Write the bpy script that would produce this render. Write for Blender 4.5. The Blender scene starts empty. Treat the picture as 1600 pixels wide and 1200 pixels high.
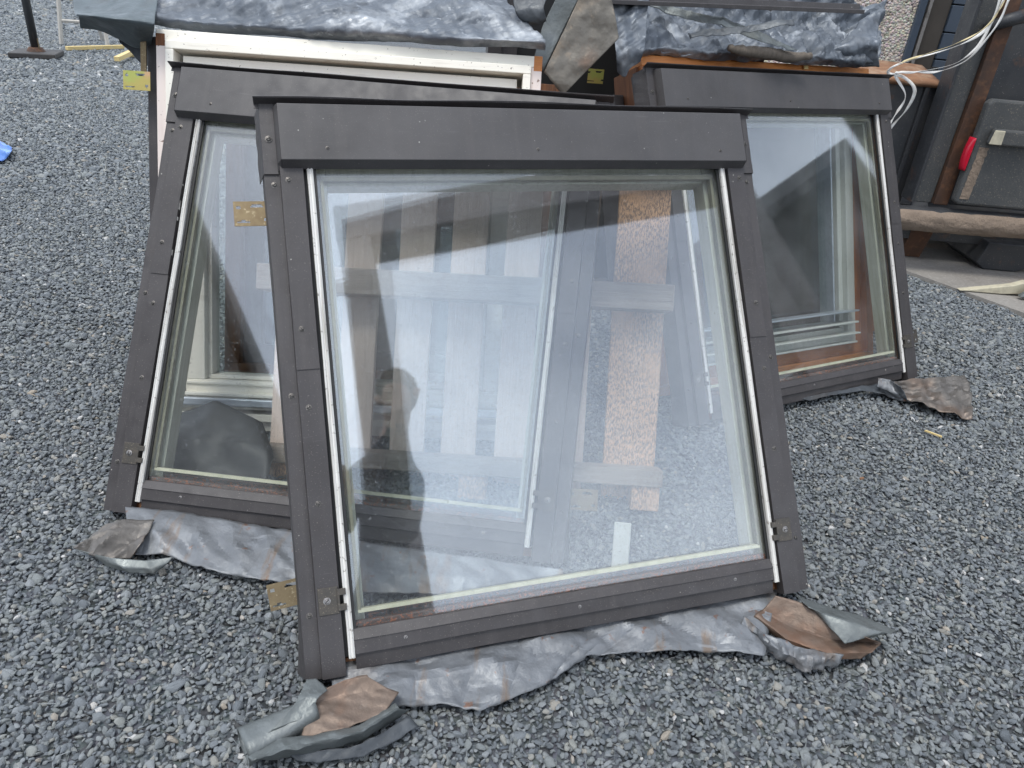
import bpy, bmesh, math, random
import numpy as np
from mathutils import Vector, Matrix, noise
random.seed(7); rng = np.random.default_rng(7)
R = math.radians
scene = bpy.context.scene
col = scene.collection

# ------------------------------------------------------------------ camera
CAM = Vector((0.0, 0.0, 1.223)); PITCH, ROLL = 0.50, 0.09
fwd = Vector((0, math.cos(PITCH), -math.sin(PITCH)))
up0 = Vector((0, math.sin(PITCH), math.cos(PITCH)))
cright = math.cos(ROLL)*Vector((1, 0, 0)) + math.sin(ROLL)*up0
cup = -math.sin(ROLL)*Vector((1, 0, 0)) + math.cos(ROLL)*up0
cd = bpy.data.cameras.new('camera'); cam = bpy.data.objects.new('camera', cd); col.objects.link(cam)
cd.sensor_width = 36; cd.lens = 36*1148/1600; cd.clip_start = 0.01; cd.clip_end = 500
M = Matrix((cright, cup, -fwd)).transposed().to_4x4(); M.translation = CAM
cam.matrix_world = M
scene.camera = cam

# ------------------------------------------------------------------ sky, sun, exposure
SUN_EL, SUN_AZ = R(70), R(215)      # sun high behind the photographer, veiled by cloud
world = bpy.data.worlds.new('World'); scene.world = world; world.use_nodes = True
wn = world.node_tree; wn.nodes.clear()
def N(tree, t, **kw):
    n = tree.nodes.new(t)
    for k, v in kw.items(): setattr(n, k, v)
    return n
wo = N(wn, 'ShaderNodeOutputWorld'); wb = N(wn, 'ShaderNodeBackground')
sk = N(wn, 'ShaderNodeTexSky', sky_type='NISHITA', sun_disc=False)
sk.sun_elevation = SUN_EL; sk.sun_rotation = SUN_AZ; sk.dust_density = 2.0; sk.air_density = 1.0
tc = N(wn, 'ShaderNodeTexCoord'); nz = N(wn, 'ShaderNodeTexNoise'); nz.inputs['Scale'].default_value = 1.9
nz.inputs['Detail'].default_value = 7; nz.inputs['Roughness'].default_value = .55
rp = N(wn, 'ShaderNodeValToRGB'); rp.color_ramp.elements[0].position = .38; rp.color_ramp.elements[1].position = .66
rp.color_ramp.elements[0].color = (.35, .35, .35, 1); rp.color_ramp.elements[1].color = (.95, .95, .95, 1)
mx = N(wn, 'ShaderNodeMix', data_type='RGBA'); mx.inputs['B'].default_value = (11.9, 12.8, 14.2, 1)
wn.links.new(tc.outputs['Generated'], nz.inputs['Vector']); wn.links.new(nz.outputs['Fac'], rp.inputs['Fac'])
wn.links.new(rp.outputs['Color'], mx.inputs['Factor']); wn.links.new(sk.outputs['Color'], mx.inputs['A'])
wn.links.new(mx.outputs['Result'], wb.inputs['Color']); wb.inputs['Strength'].default_value = 0.12
wn.links.new(wb.outputs['Background'], wo.inputs['Surface'])
sl = bpy.data.lights.new('sun', 'SUN'); sl.energy = 1.4; sl.angle = R(16); sl.color = (1, .97, .90)
so = bpy.data.objects.new('sun', sl); col.objects.link(so)
sd = Vector((math.sin(SUN_AZ)*math.cos(SUN_EL), math.cos(SUN_AZ)*math.cos(SUN_EL), math.sin(SUN_EL)))
so.rotation_euler = sd.to_track_quat('Z', 'Y').to_euler(); so.location = (0, -3, 9)
vs = scene.view_settings; vs.view_transform = 'Standard'; vs.look = 'None'; vs.gamma = 1; vs.exposure = 0.5
scene.render.engine = 'CYCLES'
cy = scene.cycles; cy.max_bounces = 10; cy.diffuse_bounces = 3; cy.glossy_bounces = 4; cy.transparent_max_bounces = 40
cy.caustics_reflective = False; cy.caustics_refractive = False; cy.use_denoising = True

# ------------------------------------------------------------------ helpers
def tag(o, label=None, cat=None, group=None, kind=None):
    if label: o['label'] = label
    if cat: o['category'] = cat
    if group: o['group'] = group
    if kind: o['kind'] = kind
    return o
def thing(name, mat, label, cat, group=None):
    o = bpy.data.objects.new(name, None); col.objects.link(o); o.empty_display_size = .1
    o.matrix_world = mat
    return tag(o, label, cat, group)
def meshobj(name, verts, faces, mat, parent=None, smooth=False, bevel=0.0, solid=0.0, mats=None):
    me = bpy.data.meshes.new(name); me.from_pydata([tuple(v) for v in verts], [], faces); me.update()
    if smooth:
        for p in me.polygons: p.use_smooth = True
    o = bpy.data.objects.new(name, me); col.objects.link(o)
    if parent is not None: o.parent = parent
    me.materials.append(mat)
    for m in (mats or []): me.materials.append(m)
    if solid:
        s = o.modifiers.new('thick', 'SOLIDIFY'); s.thickness = solid; s.offset = 0
    if bevel:
        b = o.modifiers.new('edge', 'BEVEL'); b.width = bevel; b.segments = 2; b.limit_method = 'ANGLE'; b.angle_limit = R(35)
    return o
def fix_normals(me):
    bm = bmesh.new(); bm.from_mesh(me); bmesh.ops.recalc_face_normals(bm, faces=bm.faces); bm.to_mesh(me); bm.free()
BOXF = [(0, 3, 2, 1), (4, 5, 6, 7), (0, 1, 5, 4), (1, 2, 6, 5), (2, 3, 7, 6), (3, 0, 4, 7)]
class G:
    """collects shapes for one mesh"""
    def __init__(s): s.v = []; s.f = []
    def add(s, v, f):
        k = len(s.v); s.v += [Vector(p) for p in v]; s.f += [tuple(i+k for i in q) for q in f]; return s
    def box(s, x0, x1, y0, y1, z0, z1):
        return s.add([(x0, y0, z0), (x1, y0, z0), (x1, y1, z0), (x0, y1, z0), (x0, y0, z1), (x1, y0, z1), (x1, y1, z1), (x0, y1, z1)], BOXF)
    def prism(s, poly, axis, a, b):
        """extrude a closed 2-D polygon along an axis from a to b"""
        n = len(poly)
        def P(p, t):
            return {'x': (t, p[0], p[1]), 'y': (p[0], t, p[1]), 'z': (p[0], p[1], t)}[axis]
        v = [P(p, a) for p in poly] + [P(p, b) for p in poly]
        f = [tuple(range(n))[::-1], tuple(range(n, 2*n))] + [(i, (i+1) % n, n+(i+1) % n, n+i) for i in range(n)]
        return s.add(v, f)
    def tube(s, pts, rad, n=10, caps=True):
        pts = [Vector(p) for p in pts]; rad = rad if isinstance(rad, (list, tuple)) else [rad]*len(pts)
        v = []; prev = None
        for i, p in enumerate(pts):
            d = (pts[min(i+1, len(pts)-1)] - pts[max(i-1, 0)]).normalized()
            if prev is None:
                a = d.orthogonal().normalized()
            else:
                a = (prev - d*prev.dot(d)).normalized()
            prev = a; b = d.cross(a)
            v += [p + rad[i]*(math.cos(2*math.pi*k/n)*a + math.sin(2*math.pi*k/n)*b) for k in range(n)]
        f = []
        for i in range(len(pts)-1):
            f += [(i*n+k, i*n+(k+1) % n, (i+1)*n+(k+1) % n, (i+1)*n+k) for k in range(n)]
        if caps: f += [tuple(range(n))[::-1], tuple(range((len(pts)-1)*n, len(pts)*n))]
        return s.add(v, f)
    def make(s, name, mat, parent=None, smooth=False, bevel=0.0, solid=0.0):
        o = meshobj(name, s.v, s.f, mat, parent, smooth, bevel, solid); fix_normals(o.data); return o
def box(name, mat, parent, x0, x1, y0, y1, z0, z1, bevel=0.0):
    return G().box(min(x0, x1), max(x0, x1), min(y0, y1), max(y0, y1), min(z0, z1), max(z0, z1)).make(name, mat, parent, bevel=bevel)
def ribbon(name, pts, width, mat, parent=None, widthdir=None, solid=.0012):
    pts = [Vector(p) for p in pts]; v = []; f = []
    for i, p in enumerate(pts):
        w = Vector(widthdir[i] if widthdir else (0, 0, 1)).normalized()*width/2
        v += [p-w, p+w]
    for i in range(len(pts)-1): f.append((2*i, 2*i+1, 2*i+3, 2*i+2))
    return meshobj(name, v, f, mat, parent, smooth=True, solid=solid)
def cr(p0, p1, p2, p3, t):
    return .5*((2*p1)+(-p0+p2)*t+(2*p0-5*p1+4*p2-p3)*t*t+(-p0+3*p1-3*p2+p3)*t**3)
def cr_line(pts, n):
    pts = np.asarray(pts, float); m = len(pts)
    e = np.concatenate([[2*pts[0]-pts[1]], pts, [2*pts[-1]-pts[-2]]])
    out = []
    for i in range(n):
        x = i/(n-1)*(m-1); k = min(int(x), m-2); out.append(cr(e[k], e[k+1], e[k+2], e[k+3], x-k))
    return np.array(out)
def lin_line(pts, n):
    pts = np.asarray(pts, float); m = len(pts); x = np.linspace(0, m-1, n); k = np.minimum(x.astype(int), m-2); t = (x-k)[:, None]
    return pts[k]*(1-t)+pts[k+1]*t
def sheet(name, ctrl, nu, nv, mat, parent=None, amp=.008, freq=9., fold=0.0, foldfreq=14., ragged=0.0, solid=.0013, seed=0, sharp=0.0, centre=True, floor=None, crumple=0.0, cfreq=7.0, linear=False, crease=28, hem=.25):
    """a crumpled metal sheet through a grid of control points, with a true thickness"""
    A = np.asarray(ctrl, float)
    line = lin_line if linear else cr_line
    rows = np.stack([line(r, nu) for r in A])                       # (rows, nu, 3)
    g = np.stack([line(rows[:, i], nv) for i in range(nu)], 1)       # (nv, nu, 3)
    du = np.gradient(g, axis=1); dv = np.gradient(g, axis=0)
    nr = np.cross(du, dv); nr /= (np.linalg.norm(nr, axis=2, keepdims=True)+1e-9)
    if nr[..., 2].mean() < 0: nr = -nr
    off = Vector((seed*3.1, seed*1.7, seed*.9))
    out = g.copy(); rr = random.Random(seed*13+5)
    waves = [(Vector((rr.gauss(0, 1), rr.gauss(0, 1), rr.gauss(0, 1))).normalized(), cfreq*1.45**k*rr.uniform(.8, 1.2), .72**k) for k in range(7)]
    for j in range(nv):
        for i in range(nu):
            p = Vector(g[j, i]); q = p*freq + off
            h = amp*(noise.noise(q) + .5*noise.noise(q*2.3) + .25*noise.noise(q*5.1))
            if sharp:
                r = 1-abs(noise.noise(q*.8+Vector((5, 2, 1)))*2.2); h += sharp*max(r, 0)**3
                r = 1-abs(noise.noise(q*1.9+Vector((1, 7, 3)))*2.2); h += .4*sharp*max(r, 0)**3
            if crumple:
                w2 = noise.noise_vector(p*2.5+off)*.06; pw = p+w2
                hh = 0
                for k, (dd, ff, aa) in enumerate(waves):
                    t = (pw.dot(dd)*ff+k*.37) % 1.0; hh += aa*(abs(t-.5)*2-.5)
                h += crumple*hh*(hem+(1-hem)*min(1, max(j, 0)/(nv*.3)))
            if fold:
                s = i/(nu-1)*foldfreq + 1.2*noise.noise(q*.5) + seed
                h += fold*(abs(math.sin(s))**.6 - .5)*(.35+.65*j/(nv-1))
            w = Vector((0, 0, 0))
            if ragged and j in (0, nv-1):
                w = Vector((noise.noise(p*60+off), noise.noise(p*55-off), 0))*ragged
            out[j, i] = out[j, i] + nr[j, i]*h + np.array(w)
            if floor is not None: out[j, i, 2] = max(out[j, i, 2], floor)
    c = Vector(out.reshape(-1, 3).mean(0)) if centre else Vector((0, 0, 0))
    v = [Vector(p)-c for p in out.reshape(-1, 3)]
    f = [(j*nu+i, j*nu+i+1, (j+1)*nu+i+1, (j+1)*nu+i) for j in range(nv-1) for i in range(nu-1)]
    o = meshobj(name, v, f, mat, None, smooth=True, solid=solid)
    o.data.set_sharp_from_angle(angle=R(crease))
    o.location = c
    if parent is not None:
        o.parent = parent; o.matrix_parent_inverse = parent.matrix_world.inverted()
    return o
def frame_matrix(q):
    """window placed by its foot point, heading, lean and in-plane tilt: local x = width, y = up the window, z = outward"""
    x, y, z, yaw, lean, rl = q
    a = Vector((math.cos(yaw), math.sin(yaw), 0)); back = Vector((-math.sin(yaw), math.cos(yaw), 0))
    u = math.cos(lean)*Vector((0, 0, 1)) + math.sin(lean)*back
    a2 = math.cos(rl)*a + math.sin(rl)*u; u2 = -math.sin(rl)*a + math.cos(rl)*u
    m = Matrix((a2, u2, a2.cross(u2))).transposed().to_4x4(); m.translation = (x, y, z)
    return m

# ------------------------------------------------------------------ materials
class Mat:
    def __init__(s, name, base=(.5, .5, .5), rough=.6, metal=0.0, spec=.5):
        s.m = bpy.data.materials.new(name); s.m.use_nodes = True; s.t = s.m.node_tree
        s.b = s.t.nodes['Principled BSDF']; s.b.inputs['Roughness'].default_value = rough
        s.b.inputs['Metallic'].default_value = metal; s.b.inputs['Specular IOR Level'].default_value = spec
        rgb = N(s.t, 'ShaderNodeRGB'); rgb.outputs[0].default_value = (*base, 1); s.c = rgb.outputs[0]
        s.tc = N(s.t, 'ShaderNodeTexCoord'); s.h = None; s.r = None
    def l(s, a, b): s.t.links.new(a, b)
    def coord(s, scale=(1, 1, 1), space='Object'):
        mp = N(s.t, 'ShaderNodeMapping'); mp.inputs['Scale'].default_value = scale
        s.l(s.tc.outputs[space], mp.inputs['Vector'])
        oi = N(s.t, 'ShaderNodeObjectInfo'); mul = N(s.t, 'ShaderNodeVectorMath', operation='SCALE')
        cb = N(s.t, 'ShaderNodeCombineXYZ'); s.l(oi.outputs['Random'], cb.inputs[0]); s.l(oi.outputs['Random'], cb.inputs[1])
        s.l(cb.outputs[0], mul.inputs[0]); mul.inputs['Scale'].default_value = 17
        ad = N(s.t, 'ShaderNodeVectorMath', operation='ADD'); s.l(mp.outputs[0], ad.inputs[0]); s.l(mul.outputs[0], ad.inputs[1])
        return ad.outputs[0]
    def noise(s, scale, detail=4, rough=.55, stretch=(1, 1, 1), lo=.4, hi=.6, space='Object'):
        n = N(s.t, 'ShaderNodeTexNoise'); n.inputs['Scale'].default_value = scale; n.inputs['Detail'].default_value = detail
        n.inputs['Roughness'].default_value = rough; s.l(s.coord(stretch, space), n.inputs['Vector'])
        mr = N(s.t, 'ShaderNodeMapRange'); mr.inputs['From Min'].default_value = lo; mr.inputs['From Max'].default_value = hi
        s.l(n.outputs['Fac'], mr.inputs['Value']); return mr.outputs[0]
    def voronoi(s, scale, lo=0., hi=.1, stretch=(1, 1, 1), feature='F1', invert=True, thr_rand=1.0):
        n = N(s.t, 'ShaderNodeTexVoronoi', feature=feature); n.inputs['Scale'].default_value = scale
        n.inputs['Randomness'].default_value = thr_rand
        s.l(s.coord(stretch), n.inputs['Vector'])
        mr = N(s.t, 'ShaderNodeMapRange'); mr.inputs['From Min'].default_value = lo; mr.inputs['From Max'].default_value = hi
        if invert: mr.inputs['To Min'].default_value = 1; mr.inputs['To Max'].default_value = 0
        s.l(n.outputs['Distance'], mr.inputs['Value']); return mr.outputs[0]
    def mul(s, a, k):
        m = N(s.t, 'ShaderNodeMath', operation='MULTIPLY'); s.l(a, m.inputs[0])
        if isinstance(k, (int, float)): m.inputs[1].default_value = k
        else: s.l(k, m.inputs[1])
        return m.outputs[0]
    def mix(s, fac, colour, strength=1.0):
        m = N(s.t, 'ShaderNodeMix', data_type='RGBA')
        s.l(s.mul(fac, strength), m.inputs['Factor']); s.l(s.c, m.inputs['A']); m.inputs['B'].default_value = (*colour, 1)
        s.c = m.outputs['Result']; return s
    def vary(s, amount=.15):
        """per-object brightness"""
        oi = N(s.t, 'ShaderNodeObjectInfo'); mr = N(s.t, 'ShaderNodeMapRange'); s.l(oi.outputs['Random'], mr.inputs['Value'])
        mr.inputs['To Min'].default_value = 1-amount; mr.inputs['To Max'].default_value = 1+amount
        h = N(s.t, 'ShaderNodeHueSaturation'); s.l(s.c, h.inputs['Color']); s.l(mr.outputs[0], h.inputs['Value']); s.c = h.outputs[0]; return s
    def rough(s, fac, lo, hi):
        mr = N(s.t, 'ShaderNodeMapRange'); s.l(fac, mr.inputs['Value']); mr.inputs['To Min'].default_value = lo; mr.inputs['To Max'].default_value = hi
        s.l(mr.outputs[0], s.b.inputs['Roughness']); return s
    def bump(s, fac, dist=.002, strength=.5):
        b = N(s.t, 'ShaderNodeBump'); b.inputs['Distance'].default_value = dist; b.inputs['Strength'].default_value = strength
        s.l(fac, b.inputs['Height'])
        if s.h is not None: s.l(s.h, b.inputs['Normal'])
        s.h = b.outputs[0]; return s
    def done(s):
        s.l(s.c, s.b.inputs['Base Color'])
        if s.h is not None: s.l(s.h, s.b.inputs['Normal'])
        return s.m

def cladding(name, base, dusty=.35):
    m = Mat(name, base, .48, 0.0, .45)
    a = m.noise(5, 5, .6, lo=.35, hi=.7); m.mix(a, tuple(min(1, c*1.45+.008) for c in base), .55)
    st = m.noise(4, 4, .6, (9, .6, 9), .5, .75); m.mix(st, (.11, .10, .095), .22)
    du = m.noise(420, 2, .5, lo=.66, hi=.74); m.mix(du, (.42, .38, .33), dusty)
    sp = m.mul(m.voronoi(48, .0, .10), m.noise(30, 1, .5, lo=.6, hi=.63)); m.mix(sp, (.62, .60, .55), .8)
    sc = m.noise(16, 2, .5, (1, 14, 1), .70, .74); m.mix(sc, (.2, .19, .19), .10)
    m.rough(m.noise(22, 4, lo=.3, hi=.7), .36, .62); m.bump(m.noise(3.5, 2, lo=.2, hi=.8), .006, .25); m.bump(du, .0006, .3)
    return m.done()
M_CLAD = cladding('grey_brown_cladding', (.040, .0365, .0375))
M_HOOD = cladding('grey_hood_cladding', (.053, .0505, .0515), .2)
m = Mat('bracket_steel', (.065, .060, .053), .5, .4); m.mix(m.noise(60, 4, lo=.4, hi=.7), (.11, .092, .074), .5); m.mix(m.noise(300, 2, lo=.62, hi=.7), (.35, .3, .22), .4); M_BRACKET = m.done()
m = Mat('screw_steel', (.30, .29, .28), .35, .9); m.mix(m.noise(400, 2, lo=.45, hi=.6), (.12, .10, .09), .6); M_SCREW = m.done()
m = Mat('screw_dark', (.075, .07, .066), .4, .5); m.mix(m.noise(500, 2, lo=.5, hi=.6), (.3, .28, .25), .5); M_SCREWD = m.done()
m = Mat('screw_brass', (.45, .30, .12), .4, .8); M_SCREWB = m.done()
m = Mat('glazing_strip', (.66, .65, .62), .38); m.mix(m.noise(3, 5, .65, (30, 1.2, 30), .48, .66), (.26, .24, .21), .75); m.mix(m.noise(90, 3, lo=.62, hi=.7), (.12, .10, .08), .7); M_STRIP = m.done()
m = Mat('spacer', (.55, .55, .40), .5); m.mix(m.noise(40, 3, lo=.45, hi=.7), (.36, .37, .24), .6); M_SPACER = m.done()
m = Mat('spacer_olive', (.17, .17, .115), .5); m.mix(m.noise(40, 3, lo=.45, hi=.7), (.25, .25, .17), .5); M_SPACERD = m.done()
m = Mat('gasket', (.012, .012, .012), .5); M_GASKET = m.done()
m = Mat('sash_paint', (.52, .52, .42), .5); m.mix(m.noise(6, 5, .6, (14, 1, 14), .45, .7), (.30, .31, .22), .6); M_SASH = m.done()
m = Mat('stained_sash_rail', (.075, .05, .04), .75)
m.mix(m.noise(9, 4, .6, (1, 8, 8), .4, .65), (.16, .15, .14), .8); m.mix(m.noise(170, 3, .6, lo=.53, hi=.6), (.30, .11, .05), .85); m.mix(m.noise(240, 3, .6, lo=.6, hi=.66), (.01, .01, .01), .8)
m.bump(m.noise(170, 3, lo=.4, hi=.7), .002, .5); M_RAIL = m.done()
def wood(name, base, dark, axis='y', rough=.6, grain=1.0, mould=None, spec=.35):
    m = Mat(name, base, rough, 0, spec)
    st = {'x': (1.2, 26, 26), 'y': (26, 1.2, 26), 'z': (26, 26, 1.2)}[axis]
    g = m.noise(2.6, 6, .62, st, .35, .7); m.mix(g, dark, .8*grain)
    g2 = m.noise(9, 4, .6, st, .45, .7); m.mix(g2, tuple(c*.55 for c in dark), .45*grain)
    m.mix(m.noise(5, 4, .6, lo=.4, hi=.75), tuple(min(1, c*1.25) for c in base), .4)
    if mould:
        k = {'x': (1, 3, 3), 'y': (3, 1, 3), 'z': (3, 3, 1)}[axis]
        m.mix(m.mul(m.noise(90, 6, .7, k, .45, .56), m.noise(7, 3, .6, lo=.26, hi=.52)), mould, .8)
    m.bump(g, .0015, .5); m.bump(g2, .0008, .5); m.vary(.12); return m.done()
M_PINE = wood('varnished_pine', (.56, .225, .065), (.36, .115, .03), 'x', .4, .7)
M_PINEV = wood('varnished_pine_upright', (.50, .19, .06), (.30, .09, .028), 'y', .42, .8)
M_PINED = wood('dark_weathered_timber', (.20, .085, .04), (.06, .03, .018), 'y', .7)
M_FRAMEWOOD = wood('frame_timber', (.34, .17, .085), (.17, .075, .035), 'y', .65)
M_PALLET = wood('pallet_board', (.70, .56, .48), (.56, .45, .385), 'y', .8, .7)
M_PALLETM = wood('mouldy_pallet_board', (.60, .38, .24), (.47, .29, .17), 'y', .8, .7, (.09, .075, .075))
M_BATTEN = wood('pallet_batten', (.33, .275, .23), (.23, .19, .155), 'x', .85)
M_PLANK = wood('fresh_plank', (.60, .47, .22), (.48, .36, .15), 'x', .7, .5)
M_GREYWOOD = wood('grey_weathered_wood', (.16, .135, .11), (.09, .075, .06), 'z', .85)
m = Mat('cream_paint', (.82, .79, .70), .42); m.mix(m.noise(5, 5, .6, lo=.5, hi=.8), (.70, .62, .52), .4); m.mix(m.noise(2, 5, .6, (3, 30, 3), .58, .72), (.42, .36, .30), .35)
m.mix(m.noise(120, 3, lo=.67, hi=.72), (.10, .07, .05), .8); M_CREAM = m.done()
m = Mat('pinkish_paint', (.74, .65, .60), .5); m.mix(m.noise(6, 5, .6, (12, 1, 12), .5, .75), (.60, .48, .43), .5); m.mix(m.noise(90, 3, lo=.66, hi=.7), (.15, .08, .05), .8); M_PINK = m.done()
m = Mat('white_sash_paint', (.62, .63, .58), .4); m.mix(m.noise(5, 5, .6, (10, 1, 10), .45, .75), (.44, .45, .39), .55); m.mix(m.noise(150, 3, lo=.68, hi=.72), (.12, .1, .08), .7); M_WSASH = m.done()
m = Mat('vent_flap_aluminium', (.55, .60, .66), .35, .5); m.mix(m.noise(6, 4, .6, (1, 12, 12), .45, .7), (.38, .42, .47), .6); M_FLAP = m.done()
def lead(name, base, oxide, stain, ox=.6, stn=.5, rough=.5, streak=0.0, con=1.0, metal=.3):
    m = Mat(name, base, rough, metal, .5)
    m.mix(m.noise(7, 6, .65, lo=.4, hi=.7), tuple(c*1.6 for c in base), .6*con)
    m.mix(m.noise(4.5, 6, .62, lo=.52, hi=.66), oxide, ox)
    m.mix(m.noise(13, 5, .6, lo=.56, hi=.66), tuple(c*.45 for c in base), .55*con)
    m.mix(m.noise(3.3, 5, .62, (1, 1, 1), .56, .68), stain, stn)
    m.mix(m.noise(38, 4, .6, lo=.62, hi=.7), oxide, .4*con)
    if streak:
        m.mix(m.noise(7, 5, .6, (2.6, .5, 1), .56, .66), stain, streak); m.mix(m.noise(30, 5, .65, lo=.62, hi=.68), (.19, .085, .04), .7); m.mix(m.noise(11, 4, .6, (.6, 4, 1), .64, .68), oxide, .5)
    m.rough(m.noise(16, 4, lo=.3, hi=.7), .38, .7); m.bump(m.noise(26, 4, .55, lo=.2, hi=.8), .006, .4); m.bump(m.noise(140, 3, lo=.3, hi=.7), .001, .25)
    return m.done()
M_LEAD = lead('lead_apron_grey', (.158, .168, .180), (.30, .315, .33), (.18, .135, .10), .45, .4, streak=.85, con=.7, metal=.45)
M_LEADOX = lead('oxidised_lead', (.100, .115, .135), (.50, .53, .56), (.16, .15, .14), .62, .12)
M_LEADDARK = lead('dark_lead', (.055, .062, .070), (.14, .155, .165), (.11, .095, .08), .4, .3)
M_LEADFLAP = lead('smooth_green_grey_sheet', (.085, .105, .115), (.14, .165, .175), (.10, .09, .08), .4, .3, .42)
M_BROWNSHEET = lead('rusted_brown_sheet', (.150, .112, .088), (.22, .19, .16), (.20, .095, .05), .3, .6, .4, con=.55, metal=.45)
M_GREENGREY = lead('green_grey_flashing', (.15, .165, .165), (.27, .28, .28), (.20, .16, .12), .35, .4, .38, con=.45, metal=.6)
M_GREYBROWN = lead('grey_brown_sheet', (.135, .125, .115), (.25, .235, .215), (.17, .11, .075), .4, .6, .4, con=.55, metal=.5)
M_BENT = lead('mud_stained_flashing', (.125, .115, .098), (.31, .245, .18), (.17, .09, .05), .85, .75, .4)
m = Mat('brass_plate', (.19, .145, .08), .42, .6); m.mix(m.noise(60, 5, .65, lo=.4, hi=.75), (.12, .08, .045), .7); m.mix(m.noise(140, 3, lo=.6, hi=.7), (.45, .38, .25), .6); M_BRASS = m.done()
m = Mat('zinc_yellow_plate', (.46, .38, .12), .38, .55); m.mix(m.noise(16, 3, lo=.45, hi=.6), (.38, .46, .12), .7); m.mix(m.noise(22, 3, lo=.55, hi=.7), (.62, .34, .24), .6); M_ZINC = m.done()
m = Mat('hole_black', (.01, .01, .01), .9); M_BLACK = m.done()
def glassmat(name, tint, f0, dust):
    m = bpy.data.materials.new(name); m.use_nodes = True; t = m.node_tree; t.nodes.clear()
    out = N(t, 'ShaderNodeOutputMaterial'); tr = N(t, 'ShaderNodeBsdfTransparent'); tr.inputs[0].default_value = (*tint, 1)
    gl = N(t, 'ShaderNodeBsdfGlossy'); gl.inputs['Roughness'].default_value = 0.03; gl.inputs[0].default_value = (.93, .965, 1, 1)
    geo = N(t, 'ShaderNodeNewGeometry'); dt = N(t, 'ShaderNodeVectorMath', operation='DOT_PRODUCT')
    t.links.new(geo.outputs['Normal'], dt.inputs[0]); t.links.new(geo.outputs['Incoming'], dt.inputs[1])
    def mm(op, a, b):
        n = N(t, 'ShaderNodeMath', operation=op)
        for i, x in enumerate((a, b)):
            if x is None: continue
            if isinstance(x, (int, float)): n.inputs[i].default_value = x
            else: t.links.new(x, n.inputs[i])
        return n.outputs[0]
    ab = mm('ABSOLUTE', dt.outputs['Value'], None); inv = mm('SUBTRACT', 1.0, ab); p5 = mm('POWER', inv, 5.0)
    fr = mm('ADD', mm('MULTIPLY', p5, 1-f0), f0)
    mix = N(t, 'ShaderNodeMixShader'); t.links.new(fr, mix.inputs[0]); t.links.new(tr.outputs[0], mix.inputs[1]); t.links.new(gl.outputs[0], mix.inputs[2])
    if dust:
        df = N(t, 'ShaderNodeBsdfDiffuse'); df.inputs[0].default_value = (.60, .63, .65, 1)
        tcn = N(t, 'ShaderNodeTexCoord')
        n1 = N(t, 'ShaderNodeTexNoise'); n1.inputs['Scale'].default_value = 4; n1.inputs['Detail'].default_value = 6; t.links.new(tcn.outputs['Object'], n1.inputs['Vector'])
        n2 = N(t, 'ShaderNodeTexNoise'); n2.inputs['Scale'].default_value = 150; n2.inputs['Detail'].default_value = 3; t.links.new(tcn.outputs['Object'], n2.inputs['Vector'])
        mr = N(t, 'ShaderNodeMapRange'); mr.inputs['From Min'].default_value = .35; mr.inputs['From Max'].default_value = .75; mr.inputs['To Max'].default_value = dust; t.links.new(n1.outputs['Fac'], mr.inputs['Value'])
        m2 = N(t, 'ShaderNodeMapRange'); m2.inputs['From Min'].default_value = .64; m2.inputs['From Max'].default_value = .72; m2.inputs['To Max'].default_value = .16; t.links.new(n2.outputs['Fac'], m2.inputs['Value'])
        fac = mm('ADD', mr.outputs[0], m2.outputs[0])
        mix2 = N(t, 'ShaderNodeMixShader'); t.links.new(fac, mix2.inputs[0]); t.links.new(mix.outputs[0], mix2.inputs[1]); t.links.new(df.outputs[0], mix2.inputs[2]); mix = mix2
    t.links.new(mix.outputs[0], out.inputs[0]); return m
M_GLASS_OUT = glassmat('outer_pane_glass', (.985, .990, .992), .074, .05)
M_GLASS_OLD = glassmat('old_pane_glass', (.95, .97, .955), .030, 0)
M_GLASS_IN = glassmat('inner_pane_glass', (.968, .982, .980), .062, 0)
# control points (metres) of the bent sheets
APRON_FRONT = [[[-0.301,0.99,0.035],[-0.207,1.024,0.035],[-0.096,1.061,0.035],[0.02,1.1,0.035],[0.141,1.15,0.035],[0.269,1.197,0.035],[0.404,1.248,0.035],[0.546,1.296,0.035],[0.679,1.345,0.035]],[[-0.283,0.911,0.034],[-0.18,0.947,0.034],[-0.073,0.977,0.034],[0.038,1.013,0.034],[0.14,1.064,0.034],[0.264,1.13,0.034],[0.392,1.162,0.034],[0.51,1.195,0.034],[0.619,1.208,0.034]],[[-0.251,0.862,0.014],[-0.161,0.912,0.014],[-0.078,0.925,0.014],[-0.005,0.918,0.014],[0.116,0.989,0.014],[0.189,1.066,0.014],[0.297,1.091,0.014],[0.442,1.111,0.014],[0.586,1.115,0.014]]]
APRON_LEFT = [[[-0.906,1.379,0.04],[-0.772,1.373,0.04],[-0.626,1.358,0.04],[-0.483,1.342,0.04],[-0.328,1.329,0.04],[-0.144,1.315,0.04],[0.037,1.3,0.04],[0.157,1.294,0.04]],[[-0.855,1.289,0.032],[-0.757,1.303,0.032],[-0.598,1.28,0.032],[-0.454,1.245,0.032],[-0.308,1.243,0.032],[-0.134,1.245,0.032],[0.04,1.256,0.032],[0.157,1.271,0.032]],[[-0.84,1.24,0.014],[-0.76,1.255,0.014],[-0.619,1.214,0.014],[-0.461,1.192,0.014],[-0.297,1.193,0.014],[-0.128,1.204,0.014],[0.042,1.235,0.014],[0.159,1.27,0.014]]]
CORNER_LEFT_TOP = [[[-0.905,1.3,0.05],[-0.867,1.319,0.05],[-0.81,1.327,0.05]],[[-0.927,1.249,0.045],[-0.861,1.249,0.045],[-0.8,1.248,0.045]],[[-0.964,1.242,0.02],[-0.868,1.212,0.02],[-0.818,1.227,0.02]]]
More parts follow.
